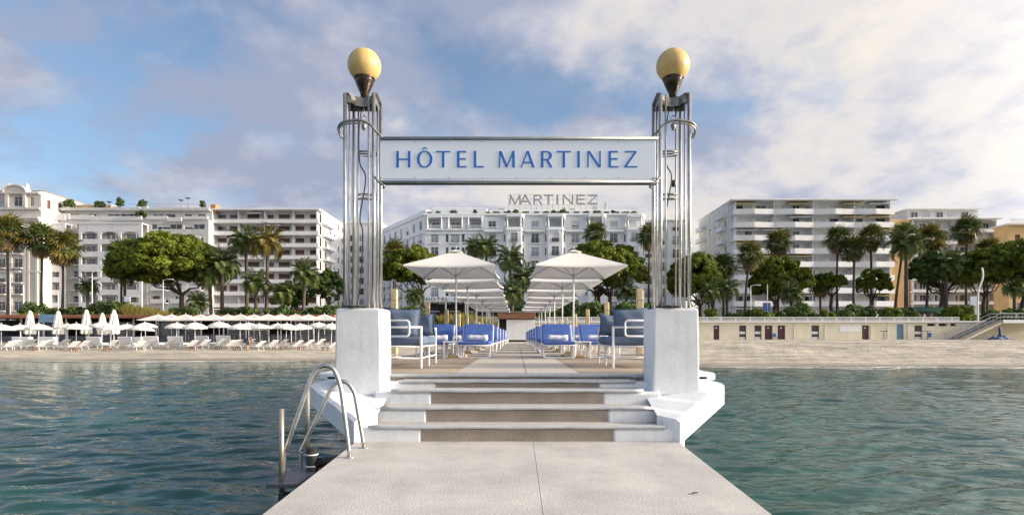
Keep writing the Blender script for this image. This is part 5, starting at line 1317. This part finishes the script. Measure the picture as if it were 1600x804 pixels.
# ochre side block seen between the two right-hand blocks
# ---- left apartment block with gridded loggias
LD = 136.0
la = thing('apartment_block', 'long grey-white apartment block with gridded loggias and roof plants behind the big pine', 'apartment block', (X(190, LD), LD, PZ)); ox_ = la.location.x
def lu(px): return X(px, LD)-ox_
def lz(py): return Z(py, LD)-PZ
f = Face(la, 0, 0); fr_ = [371, 390, 409.5, 429, 448.5, 468, 487]
# projecting gridded bay group (three loggias), left pair, right plain part
def loggia_bay(pxa, pxb, cols, v, ytop, arch=True):
    ua, ub = lu(pxa), lu(pxb); ops = []; 
    for i, py in enumerate(fr_):
        for (a, c) in cols: ops.append((lu(a), lu(c), lz(py+5.0), lz(py-6.5)))
    f.part(wall_mesh(ua, ub, 0, lz(ytop), ops, .35, v0=v), 'bay_wall', 'apt_pale')
    f.part(MB().box(ua, ub, v+1.9, -.004, 0, lz(ytop)-.02) if v < -1.95 else MB().box(ua+.01, ub-.01, v+1.4, v+1.45, 0, lz(ytop)-.02), 'back_wall', 'apt_grey')
    f.part(MB().cbox(ua-.15, ub+.15, v-.15, .2, lz(ytop)+.003, lz(ytop)+.3, .05), 'bay_cap', 'apt_pale')
    for i, py in enumerate(fr_):
        for k, (a, c) in enumerate(cols):
            uc = (lu(a)+lu(c))/2; w = lu(c)-lu(a)
            f.window(uc-w*.12, lz(py+5), w*.6, lz(py-4)-lz(py+5), ['dark', 'slide', 'dark', 'brown'][(i+k) % 4], v+1.25)
            f.part(MB().box(lu(a)+.003, lu(c)-.003, v+.40, v+1.38, lz(py+5)-.12, lz(py+5)+.03), 'loggia_floor', 'apt_grey')
            f.put('railing', rail_mesh(w-.02, .8, 'iron_pale', .3), uc, v+.2, lz(py+5))
            if (i*7+k*3) % 4 == 1: f.part(MB().cbox(lu(a)+.03, lu(c)-.03, v-.05, v+.32, lz(py-6.4)-.35-.2*((i+k) % 2), lz(py-6.5)-.01, .03), 'awning', 'awning_white')
            if i == 0 and arch:
                b = MB(); n = 8
                for q in range(n):
                    t0, t1 = q/n, (q+1)/n; z_ = lambda t: .75*(1-(2*t-1)**2)
                    b.plate([(lu(a)+w*t0, lz(py-6.5)-.6+z_(t0)*.8-.02), (lu(a)+w*t1, lz(py-6.5)-.6+z_(t1)*.8-.02), (lu(a)+w*t1, lz(py-6.5)), (lu(a)+w*t0, lz(py-6.5))], v+.05, v+.36)
                f.part(b, 'arch', 'apt_pale')
mainw = []
for i, py in enumerate(fr_):
    for p in (120, 128, 244, 258, 268, 278, 298, 312): mainw.append((lu(p)-.85, lu(p)+.85, lz(py+5), lz(py-6)))
for p, w in ((66,1.2),(78,1.4),(128,1.3),(245,1.3),(256,1.6),(275,1.4),(295,1.2),(310,1.5)): mainw.append((lu(p)-w, lu(p)+w, lz(358), lz(350)))
f.part(wall_mesh(lu(56), lu(326), 0, lz(343), mainw, .35), 'wall', 'apt_grey'); f.part(MB().box(lu(56), lu(326), .37, 20, 0, lz(343)-.02), 'body', 'apt_grey')
for q in mainw: f.window((q[0]+q[1])/2, q[2], q[1]-q[0], q[3]-q[2], random.choice(['dark', 'slide', 'brown', 'half']), .18)
loggia_bay(135, 232, [(139, 164), (169, 195), (200, 227)], -2.4, 353)
loggia_bay(70, 112, [(77, 103)], -2.0, 353, False)
for i, py in enumerate(fr_):
    f.part(MB().cbox(lu(114), lu(133), -1.3, -.004, lz(py+5)-.15, lz(py+5)+.05, .03), 'balcony', 'apt_pale'); f.put('railing', rail_mesh(lu(133)-lu(114), .85, 'iron_pale', .3), (lu(114)+lu(133))/2, -1.25, lz(py+5)+.05)
    for a, c in ((240, 263), (270, 286), (290, 318)): f.part(MB().cbox(lu(a), lu(c), -1.2, -.004, lz(py+5)-.15, lz(py+5)+.05, .03), 'balcony', 'apt_pale'); f.part(MB().cbox(lu(a), lu(c), -1.2, -1.08, lz(py+5)+.05, lz(py+5)+.85, .02), 'parapet', 'apt_pale')
# upper storeys set back, long parapets, roof terrace
uw = [(lu(p)-w, lu(p)+w, lz(338.5), lz(332)) for p, w in ((72,1.8),(108,1.0),(136,1.0),(170,1.5),(180,1.5),(191,1.5),(203,1.3),(236,.6),(245,.6),(260,1.2),(288,.9),(309,1.0))]
f.part(wall_mesh(lu(64), lu(326), lz(343), lz(328), uw, .3, v0=1.6), 'upper_wall', 'apt_pale'); f.part(MB().box(lu(64), lu(326), 1.92, 18, lz(343)-.01, lz(328)), 'upper_body', 'apt_grey')
for q in uw: f.window((q[0]+q[1])/2, q[2], q[1]-q[0], q[3]-q[2], random.choice(['dark', 'slide', 'slide']), 1.75)
for a, c, yt, yb, v in ((64,326,324,328,.2),(64,110,334,343,-.4),(86,108,338,345,-1.2),(110,146,336,343,-.2),(147,228,339.5,345,-1.6),(229,264,338,343,-.5),(265,288,341,347,-1.2),(288,326,338,343,-.4)):
    f.part(MB().cbox(lu(a), lu(c)-.02, v, v+.3, lz(yb), lz(yt), .03), 'parapet', 'apt_pale' if v < 0 else 'apt_grey')
f.part(MB().cbox(lu(64), lu(326), .5, 18, lz(328), lz(326.5), .03), 'roof', 'apt_grey')
f.part(MB().cbox(lu(78), lu(146), 6, 14, lz(326.5), lz(313), .05), 'roof_pavilion', 'ochre_wall'); f.part(MB().cbox(lu(76), lu(150), 5, 15, lz(313), lz(311.5), .05), 'pavilion_roof', 'apt_grey')
f.put('railing', rail_mesh(lu(322)-lu(70), 1.0, 'iron_pale', .9), (lu(70)+lu(322))/2, .6, lz(324))
f.part(MB().cbox(lu(322), lu(330), 2, 4, lz(328), lz(316), .05), 'chimney', 'brick'); f.part(MB().cbox(lu(204), lu(208), 2, 3, lz(325), lz(315), .05), 'chimney', 'apt_cream')
for px, h in ((279, 1.9), (166, 1.5), (290, 2.4)):
    b = MB().tube([(lu(px), 1, lz(325)), (lu(px), 1, lz(325)+h)], .06, 6); b.lathe([(.08, lz(325)+h), (.65, lz(325)+h+.25), (.6, lz(325)+h+.3)], 10, (lu(px), 1)); f.part(b, 'roof_heater', 'iron')
for px, w, h in ((180, 1.6, 1.3), (222, 1.4, 1.2)): f.part(MB().cbox(lu(px)-w/2, lu(px)+w/2, .8, 1.6, lz(324.5), lz(324.5)+.5, .05), 'roof_planter', 'apt_cream')
# ---- ornate corner building at the far left
OD = 131.0
ob = thing('ornate_building', 'ornate pale stone corner building with arched gable at the left edge', 'building', (X(38, OD), OD, PZ)); ox2 = ob.location.x
def ou(px): return X(px, OD)-ox2
def oz(py): return Z(py, OD)-PZ
f = Face(ob, 0, 0); orow = [345, 366, 389, 411, 434, 452, 478]; ops = []
for py in orow:
    for p in (2, 28): ops.append((ou(p)-.95, ou(p)+.95, oz(py+7), oz(py-7)))
ops.append((ou(28)-.95, ou(28)+.95, oz(322), oz(307))); ops.append((ou(3)-1.0, ou(3)+1.0, oz(323), oz(308))); ops.append((ou(50)-.4, ou(50)+.4, oz(322), oz(308)))
f.part(wall_mesh(ou(-60), ou(62), 0, oz(302), ops, .4), 'wall', 'old_stone'); f.part(MB().box(ou(-60), ou(62), .42, 16, 0, oz(302)), 'body', 'old_stone')
for q in ops: f.window((q[0]+q[1])/2, q[2], q[1]-q[0], q[3]-q[2], random.choice(['casement', 'half', 'casement', 'curtain']), .2)
for py in orow:
    for p in (2, 28): f.part(MB().cbox(ou(p)-1.4, ou(p)+1.4, -.8, -.004, oz(py+7)-.3, oz(py+7)-.01, .06), 'balcony', 'old_stone'); f.put('railing', rail_mesh(2.6, .9, 'iron'), ou(p), -.7, oz(py+7))
for p in (12, 18, 39, 45, 58): f.part(MB().cbox(ou(p)-.32, ou(p)+.32, -.28, -.004, 0, oz(341), .05), 'pilaster', 'old_stone')
for py, pr in ((341, .8), (344, .5), (372, .3), (424, .25), (326, .5), (302, .6)): f.part(MB().cbox(ou(-60), ou(62)+.3, -pr, -.003, oz(py)-.28, oz(py)+.25, .08), 'cornice', 'old_stone')
f.part(MB().cbox(ou(10), ou(43), -.55, -.003, oz(326)+.26, oz(303)-.0, .05).box(ou(10), ou(43), -.55, -.003, oz(303), oz(301)) if False else MB().cbox(ou(10), ou(16), -.55, -.003, oz(326)+.26, oz(302)-.3, .05), 'pier', 'old_stone')
f.part(MB().cbox(ou(38), ou(43), -.55, -.003, oz(326)+.26, oz(302)-.3, .05), 'pier', 'old_stone')
pts = [(ou(9), oz(302)+.26)]+[]; n = 14; arcp = [(ou(26)+(ou(43)-ou(26))*math.cos(a), oz(301)+1.45*math.sin(a)) for a in [math.pi*k/n for k in range(n+1)]]
f.part(MB().plate(arcp, -.5, .8), 'gable', 'old_stone'); arc2 = [(ou(26)+(ou(45)-ou(26))*math.cos(a), oz(301)+1.75*math.sin(a)) for a in [math.pi*k/n for k in range(n+1)]]
b = MB()
for k in range(n): b.plate([arcp[k], arc2[k], arc2[k+1], arcp[k+1]], -.8, .9)
f.part(b, 'gable_moulding', 'old_stone')
for p in (13.5, 41.5): f.part(MB().lathe([(.42, oz(301)), (.45, oz(293)), (.3, oz(292)), (.42, oz(290.5)), (.2, oz(288)), (.05, oz(286))], 10, (ou(p), .2)), 'finial', 'apt_cream', True)
f.part(MB().cbox(ou(-60), ou(62), .5, 16, oz(302), oz(298), .08), 'attic', 'old_stone'); f.part(MB().cbox(ou(-60), ou(61), 1.5, 15, oz(298), oz(294.5), .2), 'roof', 'roof_grey')
sd = Face(ob, ou(62)+.0, .0, R(90)); so = [(u-.5, u+.5, oz(323), oz(309)) for u in (2.2, 5.4)]
sd.part(wall_mesh(0.0, 16, 0, oz(298.5), so, .3, v0=-.31), 'side_wall', 'old_stone')
for q in so: sd.window((q[0]+q[1])/2, q[2], 1.0, q[3]-q[2], 'brown', -.15)
# background building behind the first apartment block (between it and the tower)
bg_ = thing('white_building', 'plain white building seen between the left apartment block and the gate tower', 'building', (X(533, 170), 170, PZ)); f = Face(bg_, 0, 0); H = Z(349, 170)-PZ
ops = [(u-.7, u+.7, 1.0+3.2*i, 2.9+3.2*i) for i in range(9) for u in (-3.5, -.3, 2.9, 6.1)]
f.part(wall_mesh(-9, 12, 0, H, ops, .4), 'wall', 'apt_white'); f.part(MB().box(-9, 12, .42, 14, 0, H), 'body', 'apt_white'); f.part(MB().cbox(-9.4, 12.4, -.4, 14.4, H, H+.4, .05), 'roof', 'apt_white')
for q in ops: f.window((q[0]+q[1])/2, q[2], 1.4, 1.9, random.choice(['curtain', 'brown', 'casement']), .2)
# low shop front line left of the hotel
sh = thing('shop_row', 'low row of shops with dark fronts at street level behind the left palms', 'shops', (X(470, 131), 131, PZ))
MB().cbox(-9, 18, 0, 6, 0, 3.6, .05).build('wall', 'apt_cream', sh); MB().cbox(-9.2, 18.2, -1.2, 6.2, 3.6, 3.9, .05).build('roof', 'terracotta', sh)
for k in range(8): MB().box(-8.4+3.3*k, -5.8+3.3*k, -.06, -.004, .1, 2.8).build('shop_front', 'pane', sh)
# terrace parapets along the street at left
tw_ = thing('street_wall', 'low white wall along the promenade behind the left palms', 'wall', (X(180, 99), 99, PZ)); MB().cbox(-45, 18, -.2, .2, 0, 1.25, .04).build('wall', 'apt_white', tw_); MB().cbox(-45.1, 18.1, -.28, .28, 1.25, 1.4, .03).build('coping', 'white_rail', tw_)
# ------------------------------------------------------------------ vegetation
def leaf_cloud(centers, radii, per, size, rs, flat=.75, tuft=False):
    # small leaf faces spread over clump shells; returns verts, faces
    V = []; Fc = []
    allp = []; 
    for (c, r) in zip(centers, radii):
        n = max(8, int(per*r*r)); d = rs.normal(size=(n, 3)); d /= np.linalg.norm(d, axis=1)[:, None]
        rad = r*(.55+.47*rs.random(n)**.5)
        p = np.array(c)+d*rad[:, None]*np.array([1, 1, flat]); nrm = d*np.array([1, 1, 1.25])+rs.normal(size=(n, 3))*.55
        allp.append((p, nrm))
    P = np.concatenate([a for a, _ in allp]); N = np.concatenate([b_ for _, b_ in allp]); N /= np.linalg.norm(N, axis=1)[:, None]+1e-9
    t = np.cross(N, rs.normal(size=N.shape)); t /= np.linalg.norm(t, axis=1)[:, None]+1e-9; bt = np.cross(N, t)
    s = size*(.6+.8*rs.random(len(P)))[:, None]; el = (.75+.7*rs.random(len(P)))[:, None]
    v0 = P-t*s*.5*el-bt*s*.32; v1 = P+t*s*.5*el-bt*s*.30+N*s*.1; v2 = P+t*s*.34*el+bt*s*.36; v3 = P-t*s*.42*el+bt*s*.30+N*s*.1
    v = np.stack([v0, v1, v2, v3], 1).reshape(-1, 3); f = np.arange(len(v)).reshape(-1, 4)
    return v, f
def np_mesh(name, v, f, material):
    me = bpy.data.meshes.new(name); v = v.astype(np.float32); f = f.astype(np.int32); k = f.shape[1]
    me.vertices.add(len(v)); me.vertices.foreach_set('co', v.reshape(-1)); me.loops.add(f.size); me.loops.foreach_set('vertex_index', f.reshape(-1))
    me.polygons.add(len(f)); me.polygons.foreach_set('loop_start', np.arange(0, f.size, k, dtype=np.int32)); me.polygons.foreach_set('loop_total', np.full(len(f), k, np.int32))
    me.materials.append(M[material]); me.update(); return me
def pine(label, D_, px, pxa, pxb, ytop, ybot, seed, ground=PZ, trunks=None, dens=1.0, leaf='pine_leaf', group='umbrella pines on the promenade', dome=.55, name='umbrella_pine', lsize=.42):
    rs = np.random.default_rng(seed); x0 = X(px, D_); t = thing(name, label, 'tree', (x0, D_, ground), 0, group)
    cx = X((pxa+pxb)/2, D_)-x0; w = (X(pxb, D_)-X(pxa, D_))/2; zt, zb = Z(ytop, D_)-ground, Z(ybot, D_)-ground; h = zt-zb
    n = int(225*dens*max(.7, (w/9)**.9)); C = []; Rr = []
    for i in range(n):
        a = rs.random()*2*math.pi; q = rs.random()**.43; top_ = zb+h*(.34+.60*math.sqrt(max(0, 1-q*q))); bot = zb+h*(.06+.16*q*q)
        k = rs.random()**.55; z = bot+(top_-bot)*k
        lump = 1+.10*math.sin(3*a+seed)+.06*math.sin(5*a+2*seed)
        C.append((cx+w*.88*q*lump*math.cos(a), w*.8*q*lump*math.sin(a), z)); Rr.append((.085+.06*rs.random())*w*(1.0 if w > 7 else 1.25)*(1-.12*q))
    v, f_ = leaf_cloud(C, Rr, 120*(9/max(w, 3))**.55*dens**.3, lsize, rs, .72); inst('crown', np_mesh('crown', v, f_, leaf), t)
    b = MB(); trunks = trunks or [(0, 0)]
    for (tx, lean) in trunks:
        base = Vector((tx, 0, -.2)); fork = Vector((tx+lean*.75+.15*w*.1, 0, zb*.80+h*.02)); r0 = .30+.018*w
        b.tube([base, base.lerp(fork, .35)+Vector((.12,0,0)), base.lerp(fork, .7)+Vector((-.08+lean*.05,.1,0)), fork], [r0*1.15, r0*.95, r0*.82, r0*.72], 9)
        for k in range(7):
            c = C[int(rs.integers(n))]; e = Vector(c); m_ = fork.lerp(e, .5)+Vector((0,0,-.12*h)); b.tube([fork, fork.lerp(m_, .5)+Vector((0,0,.05*h)), m_, e], [r0*.5, r0*.36, r0*.26, r0*.08], 6)
    b.build('trunk', 'bark', t, True); return t
# fronds
def frond_mesh(L, droop, seed, material, nl=26, lw=.62):
    rs = random.Random(seed); V = []; F = []; pts = []
    for i in range(13):
        s = i/12; a = droop*s*s; pts.append(Vector((L*(s-.16*a*s), 0, L*(.55*s-.62*a*s))))
    b = MB(); b.tube(pts, [.035*(1-.85*i/12)+.004 for i in range(13)], 4)
    for k in range(nl):
        s = .14+.86*k/(nl-1); i = min(11, int(s*12)); p = pts[i].lerp(pts[i+1], s*12-i); d = (pts[i+1]-pts[i]).normalized()
        ll = lw*L*.42*math.sin(math.pi*min(1, .18+.8*s))**.7*(1-.25*s)+.12
        for sd in (-1, 1):
            e = p+d*ll*.62+Vector((0, sd*ll*.8, -.10*ll-.18*ll*rs.random())); w_ = d*.028*L*.45
            V0 = len(b.v); b.add([p-w_*.5, p+w_*.7, e, p.lerp(e, .55)-w_*.6+Vector((0,0,.03))], [(0,1,2,3)])
    return b.mesh('frond', material)
def fan_mesh(Rr, seed, material, pet=.75):
    rs = random.Random(seed); b = MB(); P = pet*Rr
    b.tube([(0,0,0),(P*.5,0,P*.10),(P,0,P*.04)], [.03,.022,.016], 4)
    n = 15; c = Vector((P,0,P*.04))
    for k in range(n):
        a = R(-112+224*k/(n-1)); l = Rr*(.82+.2*rs.random())*(1-.18*abs(k-(n-1)/2)/((n-1)/2)); d = Vector((math.cos(a), math.sin(a), 0)); s = Vector((-d.y, d.x, 0))*Rr*.07
        m_ = c+d*l*.55+Vector((0,0,.05*Rr*(1 if k % 2 else -1))); e = c+d*l+Vector((0,0,-.30*l*(.5+rs.random())))
        b.add([c, m_-s, e, m_+s], [(0,1,2,3)])
    return b.mesh('frond', material)
FR = {m_: [frond_mesh(1.0, dr, i, m_) for i, dr in enumerate((.35, .6, .9, 1.2))] for m_ in ('palm_leaf', 'palm_gold')}
FN = [fan_mesh(1.0, i, 'palm_leaf') for i in range(3)]; FNG = [fan_mesh(1.0, i+9, 'palm_gold') for i in range(2)]; FD = [fan_mesh(1.0, i+5, 'dead_leaf') for i in range(2)]
def date_palm(label, px, ytop, D_, size, ground=PZ, lean=0, material='palm_leaf', n=38, trunk_r=.3, seed=1):
    rnd = random.Random(seed*13+int(px)); t = thing('date_palm', label, 'palm tree', (X(px, D_), D_, ground), 0, 'date palms on the promenade'); h = Z(ytop, D_)-ground
    hub = Vector((lean, 0, h-size*.15)); b = MB(); pts = [Vector((lean*(s**1.6), 0, -.1+(hub.z)*s)) for s in [i/10 for i in range(11)]]
    b.tube(pts, [trunk_r*(1.15-.25*i/10)*(1+.08*(i % 2)) for i in range(11)], 10); b.lathe([(trunk_r*.9, hub.z-.5), (trunk_r*1.35, hub.z-.15), (trunk_r*.8, hub.z+.2)], 10, (lean, 0)); b.build('trunk', 'palm_bark', t, True)
    for k in range(n):
        e = (k+.5)/n; az = k*2.39996+rnd.uniform(-.2, .2); el = R(78-104*e+rnd.uniform(-9, 9)); me = FR[material][min(3, int(e*3.2+rnd.random()))]
        sc_ = size*rnd.uniform(.85, 1.1); inst('frond', me, t, hub, rot=(rnd.uniform(-.2, .2), -el+R(26), az), scale=(sc_,)*3)
    return t
def fan_palm(label, px, ytop, D_, size, ground=PZ, lean=0, n=38, seed=1, r=.2, gold=.25, dead=10):
    rnd = random.Random(seed*7+int(px)); t = thing('fan_palm', label, 'palm tree', (X(px, D_), D_, ground), 0, 'tall fan palms on the promenade'); h = Z(ytop, D_)-ground
    hub = Vector((lean, 0, h-size*1.05)); b = MB(); pts = [Vector((lean*(s**1.5)+.05*math.sin(s*7+px), 0, -.1+hub.z*s)) for s in [i/12 for i in range(13)]]
    b.tube(pts, [r*(1.5-.62*min(1, i/5)) for i in range(13)], 9); b.build('trunk', 'palm_bark', t, True)
    for k in range(n):
        e = (k+.5)/n; az = k*2.39996; el = R(82-128*e+rnd.uniform(-10, 10)); sc_ = size*rnd.uniform(.60, .78)
        me = rnd.choice(FNG) if rnd.random() < gold else rnd.choice(FN); inst('frond', me, t, hub, rot=(rnd.uniform(-.5, .5), -el, az), scale=(sc_,)*3)
    for k in range(dead):
        az = k*2.39996; inst('dead_frond', rnd.choice(FD), t, hub-Vector((0,0,.15*size)), rot=(rnd.uniform(-.4, .4), R(rnd.uniform(48, 80)), az), scale=(size*.6,)*3)
    return t
def shrub(label, px, ytop, D_, w, h, seed, leaf='dark_leaf', ground=PZ, group='shrubs along the promenade', name='shrub'):
    rs = np.random.default_rng(seed); t = thing(name, label, 'shrub', (X(px, D_), D_, ground), 0, group); n = int(14+6*w); C = []; Rr = []
    for i in range(n):
        a = rs.random()*6.28; q = math.sqrt(rs.random()); C.append((w/2*.8*q*math.cos(a), min(w, 2.4)/2*.7*q*math.sin(a), h*(.15+.75*rs.random()*math.sqrt(1-.6*q*q)))); Rr.append((.11+.15*rs.random())*min(w, h*1.3))
    if leaf == 'grass_leaf':      # feathery clump of upright blades
        m_ = int(420*max(1, w/3)); bx0 = rs.normal(size=(m_, 2))*np.array([w*.2, .5]); out_ = rs.normal(size=(m_, 2))*np.array([w*.16, .5])+bx0*.5; hh = h*(.45+.55*rs.random(m_))*(1-.25*np.abs(bx0[:, 0])/w)
        base = np.column_stack([bx0, np.zeros(m_)]); tip = base+np.column_stack([out_, hh]); mid_ = base*.45+tip*.55+np.column_stack([-out_*.12, hh*.12]); sw = np.column_stack([np.full(m_, .07), np.full(m_, .05), np.zeros(m_)])
        v = np.stack([base-sw*.5, mid_-sw, tip, mid_+sw], 1).reshape(-1, 3); f_ = np.arange(len(v)).reshape(-1, 4)
    else: v, f_ = leaf_cloud(C, Rr, 230, .30, rs, .9)
    inst('foliage', np_mesh('foliage', v, f_, leaf), t); b = MB()
    for k in range(5): c = C[k]; b.tube([(c[0]*.2, c[1]*.2, -.1), (c[0]*.6, c[1]*.6, c[2]*.5), c], [.06, .045, .02], 5)
    b.build('stem', 'bark', t); return t

pine('great umbrella pine with sunlit crown left of the gate', 93, 283, 181, 352, 361, 452, 11, dens=1.9)
pine('umbrella pine with leaning trunk behind the left parasols', 103, 664, 596, 694, 383, 450, 12, trunks=[(.6, -1.8)], dens=1.3)
pine('broad umbrella pine with two trunks behind the right parasols', 101, 945, 866, 1012, 373, 455, 13, trunks=[(-.6, -.9), (.7, .2)], dens=1.6)
pine('dense pine just right of the right lamp tower', 96, 1100, 1038, 1133, 391, 474, 14, trunks=[(-.7, 0), (1.2, .4)], dens=1.5)
pine('two-tiered round pine in front of the right apartment block', 96, 1212, 1166, 1263, 399, 470, 15, trunks=[(0, -.2)], dens=1.5)
pine('small wispy pine, left of the two slim ones right of the round pine', 98, 1299, 1276, 1321, 424, 455, 16, dens=.8, lsize=.34)
pine('small wispy pine under the three fan palms on the right', 98, 1363, 1338, 1391, 416, 462, 17, dens=.8, lsize=.34)
pine('dark pine left in the group at the right', 94, 1470, 1424, 1512, 384, 452, 18, trunks=[(0,.3),(.9,-.2)], dens=1.3, leaf='dark_leaf')
pine('dark pine second in the group behind the curved mast', 92, 1535, 1486, 1570, 386, 455, 19, trunks=[(0,.4)], dens=1.3)
pine('large dark pine cut by the right edge of the picture', 90, 1592, 1530, 1668, 372, 450, 20, trunks=[(0, 1.2)], dens=1.6)
pine('low round tree beside the left tower base', 100, 512, 482, 540, 417, 474, 21, dens=1.0, leaf='dark_leaf', lsize=.36)
pine('low dark tree behind the left palms', 104, 455, 426, 486, 436, 486, 22, dens=.9, leaf='dark_leaf', lsize=.36)
for px, yt, d, s, lab, g in ((12,334,93,3.0,'tall fan palm at the far left edge',.6),(65,346,95,3.0,'tall fan palm, second from the left edge',.3),(98,358,94,3.0,'bushy fan palm, third from the left edge',.35),(190,370,97,2.6,'fan palm half hidden by the left pine',.3),
      (930,344,106,2.4,'fan palm rising above the pine in front of the hotel',.2),(1014,348,100,2.4,'slim fan palm just left of the right tower',.2),(1163,374,90,2.4,'fan palm with pale trunk left of the round pine',.35),(1216,355,100,2.6,'fan palm rising behind the round pine',.45),
      (1308,350,98,2.5,'fan palm, first of the four slim ones at the right block',.3),(1334,366,96,2.3,'lower dark fan palm, second of the slim ones at the right block',.1),(1361,348,98,2.5,'fan palm, third of the slim ones at the right block',.2),(1398,346,94,2.5,'leaning fan palm at the right end of the long block',.35),
      (1448,349,96,2.7,'gold-flecked fan palm in front of the grey block',.6),(1510,336,99,2.6,'tallest fan palm standing before the grey block',.25),(1543,370,101,2.2,'fan palm half sunk in the right pines',.6),(616,372,112,2.8,'fan palm just right of the left tower',.5),(1130,394,100,2.6,'fan palm between the two right-hand pines',.2),(1282,424,99,2.2,'short dark fan palm beside the wispy pine',.05)):
    fan_palm(lab, px, yt, d, s, gold=g, seed=px, lean={1163: .9, 1398: 1.6, 1448: .5}.get(px, 0)*1.0)
for px, yt, d, s, lab, mt, ln in ((416,376,92,3.4,'golden date palm left of the gate','palm_gold',.3),(386,374,95,3.2,'date palm left of the golden palm','palm_leaf',-.2),(347,410,91,3.4,'dark clumped date palm right of the big pine','palm_leaf',0),(330,425,92,3.2,'low date palm at the foot of the big pine','palm_leaf',-.3),(474,426,90,2.8,'date palm near the left tower base','palm_leaf',.2),
      (400,440,88,2.6,'low spreading date palm under the golden palm','palm_leaf',0),(440,455,89,2.2,'low date palm right of the golden palm','palm_leaf',.2),(195,428,92,2.2,'small date palm under the left of the big pine','palm_leaf',0),(137,446,90,1.9,'small date palm left of the big pine','palm_leaf',0),(310,470,87,2.0,'low date palm clump under the big pine','palm_leaf',0),(648,462,96,2.0,'small date palm in front of the hotel entrance','palm_leaf',0),
      (760,384,108,3.0,'date palm behind the nearest left parasol','palm_leaf',0),(742,386,112,2.8,'date palm peeping over the left parasol','palm_leaf',0),(797,402,100,3.2,'arching date palm in the middle before the hotel','palm_leaf',0),(816,432,92,3.0,'dense low date palm above the bar','palm_leaf',.2),(800,455,88,2.6,'low bushy date palm behind the bar','palm_leaf',0),(978,452,92,2.4,'small date palm right of the right parasols','palm_leaf',0),
      (1416,378,90,3.3,'large dark date palm right of the long block','palm_leaf',0),(1136,450,88,2.4,'young date palm above the cabin wall, left','palm_leaf',0),(1236,457,87,2.3,'young date palm above the cabin wall, under the round pine','palm_leaf',0),(1478,412,91,2.8,'dark date palm inside the right pine group','palm_leaf',0),(1585,448,86,2.0,'low date palm near the right edge','palm_leaf',0),(1108,455,86,2.0,'low date palm beside the right pillar','palm_leaf',0)):
    date_palm(lab, px, yt, d, s, lean=ln, material=mt, seed=px, trunk_r=.26 if s > 2.4 else .2)
sh_ = [(1112,484,2.2,2.6),(1146,486,3.4,1.6),(1172,484,3,1.9),(1190,482,3.2,2.1),(1212,483,3,1.9),(1250,474,5,2.9),(1286,484,4.2,1.8),(1318,480,3,1.9),(1344,474,5,2.9),(1392,481,4,2.2),(1420,476,3,2.3),(1478,484,3.5,1.8),(1500,478,5,2.6),(1560,484,6,2.1),(1590,482,3,2.4)]
for i, (px, yt, w, h) in enumerate(sh_): shrub('dark green shrub above the right beach wall, '+ORD[i]+' from the gate', px, yt, 83+(i % 3), w, h, 40+i, 'dark_leaf' if i % 3 else 'pine_leaf')
for i, (px, w, h, lf) in enumerate(((50,1.6,1.2,'grass_leaf'),(56,5,2.8,'dark_leaf'),(100,4,2,'dark_leaf'),(120,4,2.2,'dark_leaf'),(165,6,3,'dark_leaf'),(190,4,2.6,'dark_leaf'),(210,2.6,2.4,'grass_leaf'),(230,2.6,2.0,'grass_leaf'),(250,2.2,1.6,'grass_leaf'),(285,6,2.2,'dark_leaf'),(360,5,2,'dark_leaf'),(385,4,2.2,'dark_leaf'),(440,5,2.3,'dark_leaf'),(490,6,2.2,'dark_leaf'),(520,4,2.4,'dark_leaf'))):
    shrub(('yellow-green feathery shrub' if lf == 'grass_leaf' else 'dark green shrub')+' behind the left beach parasols, '+ORD[i]+' from the left', px, 0, 81 if lf != 'grass_leaf' else 72, w, h+(1.2 if lf == 'grass_leaf' else 0), 70+i, lf, PZ if lf != 'grass_leaf' else 2.6)
for i, (px, w, h, lf, d) in enumerate(((700,3,3.4,'grass_leaf',66),(725,4,3.6,'grass_leaf',64),(748,4,3.2,'grass_leaf',66),(687,1.3,3.2,'pine_leaf',66),(775,3,2.6,'dark_leaf',70),(860,5,2.6,'dark_leaf',82),(880,6,3.4,'dark_leaf',82),(925,5,3.0,'dark_leaf',82),(945,4,2.6,'dark_leaf',82),(985,6,3,'dark_leaf',82),(1020,5,2.6,'dark_leaf',82),(640,5,2.4,'dark_leaf',82),(830,5,3,'dark_leaf',80.7))):
    shrub(('yellow-green feathery shrub' if lf == 'grass_leaf' else 'green shrub')+' seen between the pier parasols, '+ORD[i]+' in the row behind the pier', px, 0, d, w, h, 95+i, lf, 1.2 if d < 75 else PZ)
# roof plants on the buildings
for i, (px, yb, d, w, h, lab) in enumerate(((188,323,137,2.0,2.4,'clipped roof shrub on the left apartment block, left of the chimney'),(223,323,137,1.8,2.0,'clipped roof shrub right of the chimney on the left block'),(108,324,137,2.6,1.8,'roof terrace shrub beside the ochre pavilion'),(157,324,137,2.4,1.5,'roof terrace shrub at the end of the ochre pavilion'),(220,339,135,2.6,1.4,'balcony shrub on the upper terrace of the left block'),(317,325,137,1.4,2.0,'small conical roof shrub beside the brick chimney'),(73,333,136,2.6,1.0,'trailing shrub on the upper left terrace'),(350,328,137,.1,.1,''))):
    if lab: shrub(lab, px, 0, d, w, h, 130+i, 'dark_leaf', Z(yb, d), 'roof terrace plants', 'roof_plant')
for i, px in enumerate((671, 685, 709, 742, 763, 775, 795, 806, 820, 852, 865, 880, 900, 916, 933, 958, 975, 990)):
    shrub('small planter shrub on the hotel roof edge, '+ORD[i]+' from the left', px, 0, 141.2, 1.0+(i % 3)*.5, .5+(i % 4)*.2, 150+i, 'dark_leaf', Z(334.2, 141.2), 'planter shrubs on the hotel roof', 'roof_plant')
